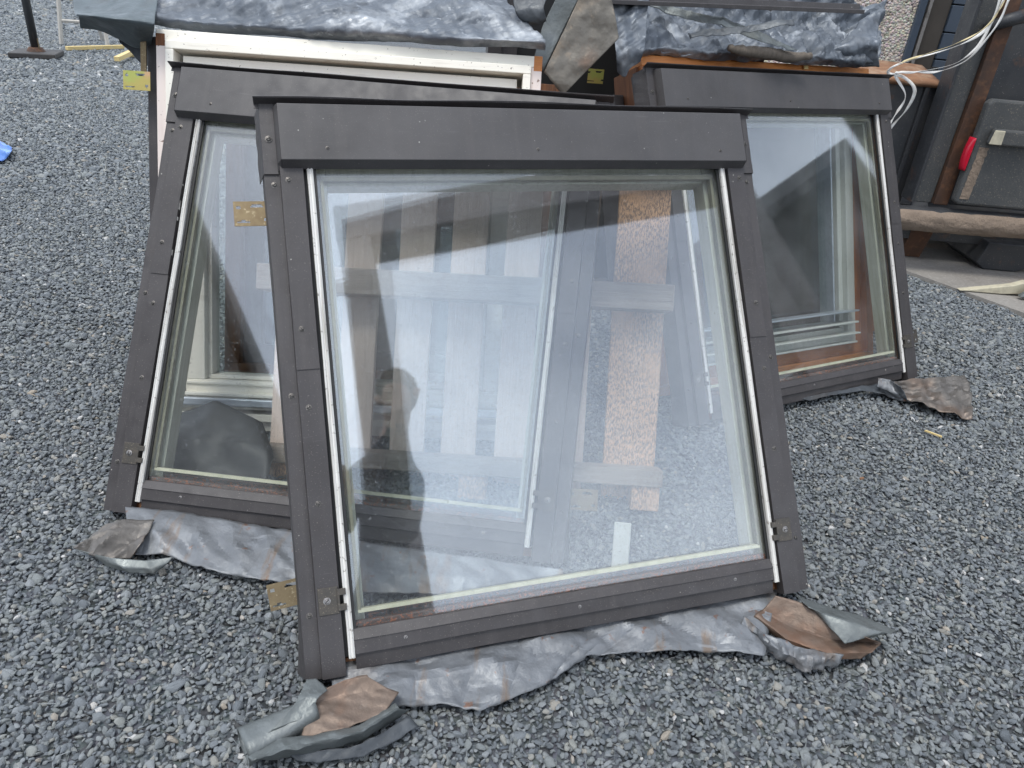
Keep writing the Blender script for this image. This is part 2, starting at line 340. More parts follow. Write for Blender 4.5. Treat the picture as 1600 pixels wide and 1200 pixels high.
CORNER_LEFT_UNDER = [[[-0.943,1.229,0.03],[-0.852,1.212,0.03],[-0.781,1.213,0.03],[-0.723,1.233,0.03]],[[-0.891,1.216,0.022],[-0.824,1.196,0.022],[-0.761,1.199,0.022],[-0.732,1.22,0.022]],[[-0.867,1.207,0.01],[-0.803,1.193,0.01],[-0.754,1.195,0.01],[-0.747,1.21,0.01]]]
CORNER_FL_BROWN = [[[-0.292,0.891,0.07],[-0.257,0.918,0.07],[-0.222,0.931,0.07]],[[-0.307,0.871,0.056],[-0.258,0.896,0.056],[-0.18,0.919,0.056]],[[-0.31,0.841,0.052],[-0.256,0.863,0.052],[-0.157,0.915,0.052]],[[-0.311,0.812,0.044],[-0.238,0.835,0.044],[-0.177,0.873,0.044]]]
CORNER_FL_SLEEVE = [[[-0.326,0.91,0.07],[-0.31,0.915,0.07],[-0.284,0.892,0.07]],[[-0.331,0.856,0.075],[-0.316,0.869,0.075],[-0.296,0.868,0.075]],[[-0.359,0.811,0.06],[-0.331,0.829,0.06],[-0.3,0.842,0.06]],[[-0.4,0.777,0.03],[-0.357,0.82,0.03],[-0.306,0.825,0.03]]]
CORNER_FL_ROLL = [[[-0.391,0.77,0.045],[-0.348,0.808,0.045],[-0.302,0.813,0.045],[-0.217,0.843,0.045],[-0.161,0.897,0.045]],[[-0.373,0.756,0.055],[-0.329,0.783,0.055],[-0.293,0.792,0.055],[-0.21,0.825,0.055],[-0.153,0.88,0.055]],[[-0.348,0.788,0.014],[-0.315,0.804,0.014],[-0.278,0.812,0.014],[-0.205,0.839,0.014],[-0.136,0.91,0.014]]]
CORNER_FL_UNDER = [[[-0.34,0.794,0.025],[-0.276,0.805,0.025],[-0.213,0.823,0.025],[-0.133,0.886,0.025]],[[-0.312,0.791,0.012],[-0.262,0.793,0.012],[-0.194,0.814,0.012],[-0.113,0.877,0.012]]]
CORNER_FR_BROWN = [[[0.632,1.246,0.065],[0.693,1.228,0.065],[0.743,1.18,0.065],[0.806,1.138,0.065]],[[0.604,1.229,0.03],[0.666,1.193,0.03],[0.733,1.161,0.03],[0.85,1.166,0.03]],[[0.583,1.208,0.035],[0.635,1.149,0.035],[0.714,1.12,0.035],[0.813,1.131,0.035]],[[0.587,1.208,0.02],[0.641,1.145,0.02],[0.728,1.117,0.02],[0.792,1.125,0.02]]]
CORNER_FR_GREY = [[[0.68,1.257,0.06],[0.743,1.23,0.06],[0.812,1.211,0.06],[0.878,1.175,0.06]],[[0.69,1.208,0.075],[0.73,1.187,0.075],[0.783,1.165,0.075],[0.849,1.151,0.075]],[[0.709,1.212,0.06],[0.731,1.16,0.06],[0.746,1.125,0.06],[0.83,1.159,0.06]]]
CORNER_FR_LEAD = [[[0.555,1.2,0.04],[0.589,1.153,0.04],[0.663,1.123,0.04],[0.745,1.112,0.04]],[[0.551,1.185,0.03],[0.605,1.125,0.03],[0.651,1.097,0.03],[0.738,1.107,0.03]],[[0.567,1.187,0.01],[0.611,1.12,0.01],[0.662,1.09,0.01],[0.727,1.106,0.01]]]
CORNER_R_BROWN = [[[1.366,2.396,0.06],[1.463,2.444,0.06],[1.559,2.472,0.06],[1.697,2.519,0.06]],[[1.399,2.408,0.03],[1.492,2.406,0.03],[1.582,2.423,0.03],[1.692,2.453,0.03]],[[1.411,2.361,0.02],[1.471,2.299,0.02],[1.534,2.266,0.02],[1.611,2.262,0.02]]]
CORNER_R_FOLD = [[[1.326,2.409,0.07],[1.362,2.406,0.07],[1.369,2.34,0.07]],[[1.318,2.389,0.04],[1.359,2.363,0.04],[1.399,2.333,0.04]],[[1.34,2.41,0.012],[1.373,2.359,0.012],[1.423,2.34,0.012]]]
APRON_RIGHT = [[[1.005,2.27,0.03],[1.142,2.341,0.03],[1.283,2.411,0.03],[1.426,2.472,0.03]],[[1.044,2.276,0.02],[1.169,2.345,0.02],[1.301,2.388,0.02],[1.411,2.361,0.02]]]
LEAD_WHITE = [[[-1.096,2.225,1.038],[-0.921,2.225,1.033],[-0.742,2.225,1.036],[-0.546,2.225,1.044],[-0.35,2.225,1.051],[-0.172,2.225,1.057],[0.009,2.225,1.064]],[[-1.08,2.2,1.059],[-0.908,2.2,1.058],[-0.732,2.2,1.062],[-0.539,2.2,1.069],[-0.346,2.2,1.075],[-0.171,2.2,1.08],[0.007,2.2,1.085]],[[-1.089,2.24,1.083],[-0.922,2.24,1.077],[-0.744,2.24,1.085],[-0.548,2.24,1.095],[-0.353,2.24,1.101],[-0.176,2.24,1.102],[-0.002,2.24,1.097]],[[-1.104,2.3,1.119],[-0.941,2.3,1.125],[-0.76,2.3,1.13],[-0.561,2.3,1.136],[-0.363,2.3,1.146],[-0.183,2.3,1.148],[-0.044,2.3,1.12]],[[-1.135,2.42,1.167],[-0.984,2.42,1.17],[-0.795,2.42,1.179],[-0.589,2.42,1.185],[-0.383,2.42,1.192],[-0.214,2.42,1.185],[-0.099,2.42,1.151]],[[-1.164,2.55,1.243],[-1.027,2.55,1.253],[-0.831,2.55,1.268],[-0.618,2.55,1.277],[-0.405,2.55,1.285],[-0.24,2.55,1.264],[-0.148,2.55,1.203]]]
LEAD_FLAP = [[[-1.084,2.2,0.989],[-1.126,2.2,0.976],[-1.175,2.2,0.994],[-1.234,2.2,1.012],[-1.276,2.2,1.015]],[[-1.043,2.14,1.024],[-1.093,2.14,1.017],[-1.147,2.14,1.025],[-1.2,2.14,1.033],[-1.243,2.14,1.042]],[[-1.017,2.1,1.053],[-1.066,2.1,1.058],[-1.117,2.1,1.057],[-1.167,2.1,1.059],[-1.224,2.1,1.057]],[[-1.057,2.2,1.077],[-1.108,2.2,1.085],[-1.161,2.2,1.078],[-1.222,2.2,1.07],[-1.285,2.2,1.071]],[[-1.085,2.3,1.13],[-1.142,2.3,1.132],[-1.202,2.3,1.121],[-1.268,2.3,1.112],[-1.332,2.3,1.104]]]
LEAD_FLAP_UNDER = [[[-1.105,2.24,0.934],[-1.138,2.24,0.931],[-1.165,2.24,0.96],[-1.192,2.24,0.984]],[[-1.104,2.26,1.0],[-1.14,2.26,1.0],[-1.175,2.26,1.011],[-1.211,2.26,1.014]]]
LEAD_PINE = [[[0.255,2.56,1.041],[0.383,2.64,1.046],[0.52,2.7,1.044],[0.665,2.77,1.045],[0.816,2.84,1.045],[0.973,2.91,1.046],[1.121,2.97,1.048],[1.259,3.03,1.052]],[[0.247,2.52,1.066],[0.373,2.6,1.071],[0.508,2.66,1.07],[0.65,2.73,1.071],[0.798,2.8,1.071],[0.953,2.87,1.073],[1.1,2.93,1.069],[1.236,2.99,1.073]],[[0.248,2.56,1.085],[0.375,2.64,1.091],[0.511,2.7,1.09],[0.654,2.77,1.092],[0.803,2.84,1.093],[0.959,2.91,1.095],[1.109,2.97,1.086],[1.246,3.03,1.091]],[[0.253,2.66,1.11],[0.384,2.74,1.117],[0.523,2.8,1.117],[0.67,2.87,1.119],[0.823,2.94,1.122],[0.983,3.01,1.124],[1.139,3.07,1.107],[1.279,3.13,1.112]],[[0.254,2.72,1.141],[0.386,2.8,1.149],[0.527,2.86,1.15],[0.676,2.93,1.153],[0.831,3.0,1.157],[0.992,3.07,1.16],[1.152,3.13,1.134],[1.294,3.19,1.14]],[[0.253,2.8,1.191],[0.388,2.88,1.2],[0.531,2.94,1.202],[0.682,3.01,1.207],[0.839,3.08,1.211],[1.002,3.15,1.216],[1.169,3.21,1.176],[1.312,3.27,1.183]],[[0.247,2.86,1.266],[0.382,2.94,1.278],[0.526,3.0,1.281],[0.677,3.07,1.288],[0.834,3.14,1.294],[0.998,3.21,1.301],[1.171,3.27,1.241],[1.315,3.33,1.249]]]
LEAD_PINE_PEAK = [[[1.03,2.98,1.046],[1.114,2.98,1.045],[1.184,2.98,1.046],[1.238,2.98,1.055]],[[1.016,2.94,1.091],[1.083,2.94,1.114],[1.145,2.94,1.123],[1.199,2.94,1.111]],[[1.065,2.98,1.131],[1.103,2.98,1.159],[1.155,2.98,1.176],[1.203,2.98,1.163]],[[1.136,3.04,1.158],[1.157,3.04,1.19],[1.182,3.04,1.217],[1.21,3.04,1.232]]]
LEAD_CASCADE = [[[0.241,2.5,1.001],[0.264,2.5,0.988],[0.278,2.5,1.011],[0.306,2.5,1.036]],[[0.225,2.48,1.06],[0.252,2.48,1.066],[0.278,2.48,1.071],[0.313,2.48,1.078]],[[0.212,2.52,1.119],[0.245,2.52,1.123],[0.277,2.52,1.13],[0.317,2.52,1.126]],[[0.203,2.58,1.169],[0.243,2.58,1.182],[0.282,2.58,1.188],[0.319,2.58,1.181]],[[0.186,2.64,1.247],[0.242,2.64,1.252],[0.286,2.64,1.255],[0.323,2.64,1.249]]]
LEAD_BAND = [[[0.32,2.7,1.211],[0.451,2.7,1.181],[0.579,2.7,1.168],[0.712,2.7,1.138],[0.839,2.7,1.098]],[[0.326,2.68,1.19],[0.452,2.68,1.159],[0.575,2.68,1.146],[0.703,2.68,1.111],[0.8,2.68,1.1]]]
LEAD_RIDGE = [[[0.466,2.66,1.12],[0.556,2.66,1.138],[0.675,2.66,1.163],[0.793,2.66,1.187]],[[0.473,2.64,1.103],[0.566,2.64,1.123],[0.678,2.64,1.146],[0.795,2.64,1.17]]]
BENT_FLASHING = [[[0.104,2.34,1.232],[0.18,2.34,1.206]],[[0.055,2.31,1.108],[0.214,2.31,1.105]],[[0.011,2.27,1.004],[0.071,2.27,0.945]]]
BENT_FLASHING_LEFT = [[[0.043,2.4,1.227],[0.107,2.4,1.232]],[[-0.005,2.38,1.117],[0.054,2.38,1.106]],[[-0.025,2.33,1.019],[0.009,2.33,1.0]]]
DARK_SHEET = [[[-0.1,2.34,1.208],[-0.046,2.34,1.212],[0.011,2.34,1.217]],[[-0.083,2.3,1.146],[-0.031,2.3,1.147],[-0.005,2.3,1.165]],[[-0.045,2.32,1.122],[-0.016,2.32,1.122],[0.001,2.32,1.136]]]

# ------------------------------------------------------------------ ground and gravel
m = Mat('gravel_bed', (.065, .074, .082), .85)  # base colour darkened to carry the self-shadow between loose stones
v1 = N(m.t, 'ShaderNodeTexVoronoi'); v1.inputs['Scale'].default_value = 52; m.l(m.tc.outputs['Object'], v1.inputs['Vector'])
hs = N(m.t, 'ShaderNodeHueSaturation'); hs.inputs['Saturation'].default_value = .12; m.l(v1.outputs['Color'], hs.inputs['Color'])
mx2 = N(m.t, 'ShaderNodeMix', data_type='RGBA', blend_type='MULTIPLY'); mx2.inputs['Factor'].default_value = .9
m.l(m.c, mx2.inputs['A']); sc = N(m.t, 'ShaderNodeVectorMath', operation='SCALE'); sc.inputs['Scale'].default_value = 1.9
m.l(hs.outputs[0], sc.inputs[0]); m.l(sc.outputs[0], mx2.inputs['B']); m.c = mx2.outputs['Result']
m.mix(m.noise(1.1, 5, .6, lo=.4, hi=.75), (.15, .14, .125), .35)
inv = N(m.t, 'ShaderNodeMath', operation='SUBTRACT'); inv.inputs[0].default_value = 1; m.l(v1.outputs['Distance'], inv.inputs[1])
m.bump(inv.outputs[0], .02, 1.0); M_BED = m.done()
E0 = Vector((2.11, 3.92, 0)); E1 = Vector((2.46, 3.42, 0)); ED = (E1-E0).normalized(); EN = Vector((-ED.y, ED.x, 0))   # edge between gravel and concrete
if EN.x < 0: EN = -EN
n = 60; gv = []; gf = []
xs = np.concatenate([np.linspace(-90, -6, 15), np.linspace(-5, 5, 60), np.linspace(6, 90, 15)]); ys = np.concatenate([np.linspace(-60, -2, 12), np.linspace(-1, 8, 60), np.linspace(9, 120, 16)])
for y in ys:
    for x in xs:
        z = -.016 + (.006*noise.noise(Vector((x*1.7, y*1.7, 0))) if abs(x) < 8 and -3 < y < 12 else 0)
        gv.append((x, y, z))
nx = len(xs)
gf = [(j*nx+i, j*nx+i+1, (j+1)*nx+i+1, (j+1)*nx+i) for j in range(len(ys)-1) for i in range(nx-1)]
ground = tag(meshobj('ground', gv, gf, M_BED, smooth=True), 'grey gravel bed of the yard', None, kind='structure')

m = Mat('crushed_stone', (.165, .178, .198), .8, 0, .3)
def iattr(name):
    a = N(m.t, 'ShaderNodeAttribute', attribute_type='INSTANCER', attribute_name=name); return a.outputs['Fac']
def ramp(fac, stops):
    r = N(m.t, 'ShaderNodeValToRGB'); e = r.color_ramp.elements
    while len(e) < len(stops): e.new(.5)
    for q, (p, c) in zip(e, stops): q.position = p; q.color = (*c, 1)
    m.l(fac, r.inputs[0]); return r.outputs[0]
m.c = ramp(iattr('tone'), [(0, (.060, .069, .078)), (.20, (.122, .136, .150)), (.40, (.175, .192, .208)), (.52, (.200, .215, .210)), (.64, (.245, .262, .275)), (.76, (.270, .278, .258)), (.87, (.31, .285, .245)), (.955, (.37, .31, .235)), (1, (.58, .57, .55))])
m.mix(m.noise(160, 5, .65, lo=.4, hi=.72), (.28, .31, .33), .45); m.mix(m.noise(420, 3, .6, lo=.55, hi=.65), (.05, .055, .06), .5)
m.bump(m.noise(260, 4, lo=.3, hi=.7), .001, .5); M_STONE = m.done()
stones = bpy.data.collections.new('stone_shapes')
for k in range(14):
    bm = bmesh.new()
    sx, sy, sz = 1, random.uniform(.62, .95), random.uniform(.42, .72)
    for i in range(random.randint(12, 17)):
        d = Vector((random.gauss(0, 1), random.gauss(0, 1), random.gauss(0, 1))).normalized()*random.uniform(.82, 1)
        bm.verts.new((d.x*.5*sx, d.y*.5*sy, d.z*.5*sz))
    bmesh.ops.convex_hull(bm, input=bm.verts[:])
    for vv in [q for q in bm.verts if not q.link_faces]: bm.verts.remove(vv)
    bmesh.ops.bevel(bm, geom=bm.edges[:], offset=.05, segments=1, affect='EDGES', profile=.6)
    me = bpy.data.meshes.new('stone'); bm.to_mesh(me); bm.free(); me.materials.append(M_STONE)
    o = bpy.data.objects.new('stone_shape', me); stones.objects.link(o)
def hexgrid(x0, x1, y0, y1, s):
    a = np.arange(x0, x1, s); b = np.arange(y0, y1, s*.866); X, Y = np.meshgrid(a, b); X[1::2] += s/2
    p = np.stack([X.ravel(), Y.ravel()], 1); return p + rng.normal(0, s*.24, p.shape)
def visible(p, near, far, margin=.5):
    d = np.c_[p, np.zeros(len(p))]-np.array(CAM)
    X = d@np.array(cright); Y = d@np.array(cup); Z = d@np.array(fwd); r = np.hypot(p[:, 0], p[:, 1])
    k = 1600/1148/2+margin; q = 1200/1148/2+margin
    keep = (Z > .1) & (abs(X) < k*Z) & (abs(Y) < q*Z) & (r >= near) & (r < far)
    e = (p-np.array(E0)[:2])@np.array(EN)[:2]
    return p[keep & (e < -.01+.02*np.sin(p[:, 0]*40))]
pts = []; scl = []
for near, far, s, size in ((0, 2.7, .0108, .0146), (2.7, 4.8, .0138, .0182), (4.8, 8.5, .022, .028), (8.5, 14, .036, .046), (14, 24, .058, .074)):
    p = visible(hexgrid(*((-8, 4.2, .3, 9) if far < 9 else (-18, 2, 4, 22)), s), near, far); pts.append(p); scl.append(size*np.exp(rng.normal(0, .31, len(p))))
big = visible(np.stack([rng.uniform(-3, 3, 5000), rng.uniform(.4, 4, 5000)], 1), 0, 3.6); pts.append(big); scl.append(.0225*np.exp(rng.normal(0, .2, len(big))))
P = np.concatenate(pts); S = np.concatenate(scl); n = len(P)
z = -.0115 + rng.normal(0, .0022, n) + .25*(S-.018)*0 + .006*np.array([noise.noise(Vector((x*1.7, y*1.7, 0))) for x, y in P])
gm = bpy.data.meshes.new('gravel'); gm.vertices.add(n); gm.vertices.foreach_set('co', np.c_[P, z].astype(np.float32).ravel())
def attr(name, typ, data, key):
    a = gm.attributes.new(name, typ, 'POINT'); a.data.foreach_set(key, np.ascontiguousarray(data).ravel())
attr('spin', 'FLOAT_VECTOR', np.c_[rng.normal(0, .45, n), rng.normal(0, .45, n), rng.uniform(0, 6.28, n)].astype(np.float32), 'vector')
attr('size', 'FLOAT_VECTOR', (S[:, None]*np.c_[rng.uniform(.9, 1.25, n), rng.uniform(.85, 1.1, n), rng.uniform(.8, 1.1, n)]).astype(np.float32), 'vector')
attr('shape', 'INT', rng.integers(0, 14, n).astype(np.int32), 'value')
attr('tone', 'FLOAT', np.clip(rng.beta(2.7, 2.8, n)*.93 + (rng.random(n) < .04)*rng.uniform(.2, .5, n), 0, 1).astype(np.float32), 'value')
gravel = bpy.data.objects.new('gravel', gm); col.objects.link(gravel); tag(gravel, 'loose grey crushed stone covering the yard', None, kind='stuff')
ng = bpy.data.node_groups.new('gravel_scatter', 'GeometryNodeTree')
ng.interface.new_socket('Geometry', in_out='INPUT', socket_type='NodeSocketGeometry'); ng.interface.new_socket('Geometry', in_out='OUTPUT', socket_type='NodeSocketGeometry')
gi = ng.nodes.new('NodeGroupInput'); go = ng.nodes.new('NodeGroupOutput'); ip = ng.nodes.new('GeometryNodeInstanceOnPoints'); ci = ng.nodes.new('GeometryNodeCollectionInfo')
ci.inputs['Collection'].default_value = stones; ci.inputs['Separate Children'].default_value = True; ci.inputs['Reset Children'].default_value = True
def named(name, typ):
    a = ng.nodes.new('GeometryNodeInputNamedAttribute'); a.data_type = typ; a.inputs['Name'].default_value = name; return a.outputs['Attribute']
ng.links.new(gi.outputs[0], ip.inputs['Points']); ng.links.new(ci.outputs[0], ip.inputs['Instance']); ip.inputs['Pick Instance'].default_value = True
ng.links.new(named('shape', 'INT'), ip.inputs['Instance Index']); ng.links.new(named('spin', 'FLOAT_VECTOR'), ip.inputs['Rotation']); ng.links.new(named('size', 'FLOAT_VECTOR'), ip.inputs['Scale'])
ng.links.new(ip.outputs[0], go.inputs[0])
gravel.modifiers.new('scatter', 'NODES').node_group = ng

# concrete slab at the trailer
m = Mat('concrete', (.25, .235, .215), .85); m.mix(m.noise(3, 6, .65, lo=.4, hi=.7), (.17, .155, .14), .7); m.mix(m.noise(60, 4, lo=.5, hi=.7), (.36, .34, .31), .5); m.mix(m.noise(2.2, 4, lo=.58, hi=.7), (.36, .19, .10), .5); m.bump(m.noise(90, 4, lo=.3, hi=.7), .002, .5); M_CONC = m.done()
A = E0-ED*6; B = E1+ED*5
g = G(); v = [A, B, B+EN*9, A+EN*9]; g.add([(p.x, p.y, -.06) for p in v]+[(p.x, p.y, .004) for p in v], BOXF)
tag(g.make('pavement', M_CONC), 'grey concrete slab under the black trailer', None, kind='structure')

# dry grass verge at the far left edge of the yard
m = Mat('verge', (.17, .15, .09), .9); m.mix(m.noise(6, 5, lo=.4, hi=.65), (.10, .12, .05), .7); m.bump(m.noise(40, 4, lo=.3, hi=.7), .03, .8); M_VERGE = m.done()
g = G(); g.add([(-30, 16.6, -.02), (-4, 19.5, -.02), (-4, 30, -.02), (-30, 30, -.02), (-30, 17.0, .05), (-4, 19.9, .05), (-4, 30, .06), (-30, 30, .06)], BOXF)
tag(g.make('verge', M_VERGE), 'dry grass verge beyond the gravel', None, kind='structure')
vv = []; vf = []
for i in range(2600):
    x = random.uniform(-16, -8); y = 16.9+(x+30)*2.9/26+random.uniform(0, 1.6); h = random.uniform(.06, .22); a = random.uniform(0, 6.3); w = .012
    dx, dy = math.cos(a)*w, math.sin(a)*w; lx, ly = random.gauss(0, .05), random.gauss(0, .05); k = len(vv)
    vv += [(x-dx, y-dy, .03), (x+dx, y+dy, .03), (x+lx, y+ly, .03+h)]; vf.append((k, k+1, k+2))
m = Mat('dry_grass', (.30, .26, .12), .8); m.mix(m.noise(3, 3, lo=.4, hi=.6), (.16, .20, .07), .8); M_GRASS = m.done()
tag(meshobj('grass', vv, vf, M_GRASS), 'dry grass blades on the verge', None, kind='stuff')

# ------------------------------------------------------------------ the building behind (pebble-dash wall, framed boarded door)
m = Mat('pebble_dash', (.42, .38, .33), .9)
vo = N(m.t, 'ShaderNodeTexVoronoi'); vo.inputs['Scale'].default_value = 75; m.l(m.tc.outputs['Object'], vo.inputs['Vector'])
hs = N(m.t, 'ShaderNodeHueSaturation'); hs.inputs['Saturation'].default_value = .18; m.l(vo.outputs['Color'], hs.inputs['Color'])
mm2 = N(m.t, 'ShaderNodeMix', data_type='RGBA', blend_type='MULTIPLY'); mm2.inputs['Factor'].default_value = .85; s2 = N(m.t, 'ShaderNodeVectorMath', operation='SCALE'); s2.inputs['Scale'].default_value = 2.0
m.l(hs.outputs[0], s2.inputs[0]); m.l(m.c, mm2.inputs['A']); m.l(s2.outputs[0], mm2.inputs['B']); m.c = mm2.outputs['Result']
i2 = N(m.t, 'ShaderNodeMath', operation='SUBTRACT'); i2.inputs[0].default_value = 1; m.l(vo.outputs['Distance'], i2.inputs[1]); m.bump(i2.outputs[0], .008, 1); M_PEBBLE = m.done()
m = Mat('blue_grey_paint', (.055, .075, .105), .45); m.mix(m.noise(4, 4, lo=.4, hi=.7), (.075, .098, .13), .5); M_BLUE = m.done()
m = Mat('brown_grey_panel', (.060, .052, .044), .6); m.mix(m.noise(5, 4, lo=.4, hi=.7), (.09, .078, .066), .5); M_PANEL = m.done()
m = Mat('grey_edge', (.24, .23, .22), .6); m.mix(m.noise(30, 4, lo=.5, hi=.65), (.08, .075, .07), .7); M_GEDGE = m.done()
house = thing('building', Matrix.Translation((2.4, 5.5, 0)), 'pebble-dashed building with blue-grey boarded door behind the trailer', 'building')
box('wall', M_PEBBLE, house, -1.1, .015, 0, .3, 0, 3.4)
box('wall_end', M_PEBBLE, house, .75, 5, 0, .3, 0, 3.4)
box('lintel', M_PEBBLE, house, .015, .75, 0, .3, 2.3, 3.4)
g = G(); g.box(.015, .060, -.03, .2, 0, 2.3); g.make('door_trim', M_BLUE, house, bevel=.003)
box('gap_shade', M_BLACK, house, .060, .078, .02, .2, 0, 2.3)  # black strip standing in for the shade of the open gap
box('door_edge', M_GEDGE, house, .078, .100, -.02, .2, 0, 2.3, .002)
box('side_panel', M_PANEL, house, .100, .242, .03, .2, 0, 2.3, .003)
for i in range(14):
    b = G().box(.246, .70, .012, .19, .0+i*.165, .158+i*.165).make('door_board', M_BLUE, house, bevel=.004)
box('door_backing', M_BLACK, house, .244, .702, .05, .188, 0, 2.31)
G().tube([(.225, -.0, .93), (.262, -.03, .93)], .012).make('latch', M_BLACK, house, smooth=True)
g = G().box(-1.3, 5.3, -.45, 4.5, 3.4, 3.55); g.make('roof', M_PANEL, house)

# ------------------------------------------------------------------ roof windows
def screw_mesh():
    bm = bmesh.new()
    prof = [(.0062, 0), (.0062, .0008), (.0042, .0012), (.0042, .0026), (.0034, .0036), (.0015, .0040)]
    n = 12; rings = [[bm.verts.new((r*math.cos(2*math.pi*k/n), r*math.sin(2*math.pi*k/n), h)) for k in range(n)] for r, h in prof]
    for a, b in zip(rings, rings[1:]):
        for k in range(n): bm.faces.new((a[k], a[(k+1) % n], b[(k+1) % n], b[k]))
    bm.faces.new(rings[-1])
    sv = [bm.verts.new(p) for p in [(-.0036, -.0006, .0032), (.0036, -.0006, .0032), (.0036, .0006, .0032), (-.0036, .0006, .0032), (-.003, -.0006, .00415), (.003, -.0006, .00415), (.003, .0006, .00415), (-.003, .0006, .00415)]]
    for q in BOXF: bm.faces.new([sv[i] for i in q]).material_index = 1
    me = bpy.data.meshes.new('screw'); bm.to_mesh(me); bm.free(); return me
SCREW = screw_mesh(); SCREW.materials.append(M_SCREWD); SCREW.materials.append(M_BLACK)
SCREW_S = SCREW.copy(); SCREW_S.materials[0] = M_SCREW
SCREW_B = SCREW.copy(); SCREW_B.materials[0] = M_SCREWB
def screw(parent, x, y, z, me=SCREW, s=1.0):
    o = bpy.data.objects.new('screw', me); col.objects.link(o); o.parent = parent; o.location = (x, y, z); o.rotation_euler = (0, 0, random.uniform(0, 3)); o.scale = (s, s, s); return o
def plate_with_holes(name, w, h, t, holes, mat, parent):
    """a flat plate with drilled holes and slots (x, y, rx, ry)"""
    bm = bmesh.new(); nx, ny = 26, 16
    grid = [[bm.verts.new((w*(i/nx-.5), h*(j/ny-.5), 0)) for i in range(nx+1)] for j in range(ny+1)]
    for j in range(ny):
        for i in range(nx):
            cx, cy = w*((i+.5)/nx-.5), h*((j+.5)/ny-.5)
            if any(((cx-a)/rx)**2+((cy-b)/ry)**2 < 1 for a, b, rx, ry in holes): continue
            bm.faces.new((grid[j][i], grid[j][i+1], grid[j+1][i+1], grid[j+1][i]))
    for v in [q for q in bm.verts if not q.link_faces]: bm.verts.remove(v)
    me = bpy.data.meshes.new(name); bm.to_mesh(me); bm.free(); me.materials.append(mat)
    o = bpy.data.objects.new(name, me); col.objects.link(o); o.parent = parent
    s = o.modifiers.new('thick', 'SOLIDIFY'); s.thickness = t; s.offset = 1; return o
HOLES = [(-.026, .013, .0045, .0042), (.010, .016, .0135, .0026), (-.018, -.017, .0135, .0026), (.026, -.013, .0045, .0042)]

W0 = .468          # half width to the glazing strip
def side_cover(parent, s):
    """one jamb's cladding: stepped profile in two overlapping lengths, plus the skirt"""
    def prof(d):
        return [(s*.485, -.022+d), (s*.4865, d), (s*.529, d), (s*.531, -.0115+d), (s*.560, -.0125+d), (s*.5625, -.030+d), (s*.566, -.078+d)]
    def piece(name, v0, v1, d, upto, rust=False):
        p = prof(d)[:upto]; n = len(p); ny = 14; v = []; f = []
        for j in range(ny+1):
            y = v0+(v1-v0)*j/ny
            for i, (x, z) in enumerate(p):
                wob = .0012*noise.noise(Vector((s*3+i*.7, y*6, d*50)))
                flare = .010*max(0, 1-(y+.03)/.16)**2 if i == 6 else 0
                v.append((x+s*(wob+flare), y, z+wob))
        for j in range(ny):
            for i in range(n-1): f.append((j*n+i, j*n+i+1, (j+1)*n+i+1, (j+1)*n+i))
        o = meshobj(name, v, f, M_CLAD, parent, solid=.0013); fix_normals(o.data); return o
    lo = piece('lower_side_cover', -.031, .575, 0, 7)
    hi = piece('upper_side_cover', .560, .975, .0022, 4)
    piece('side_flange', .575, 1.10, 0, 7)
    return lo, hi
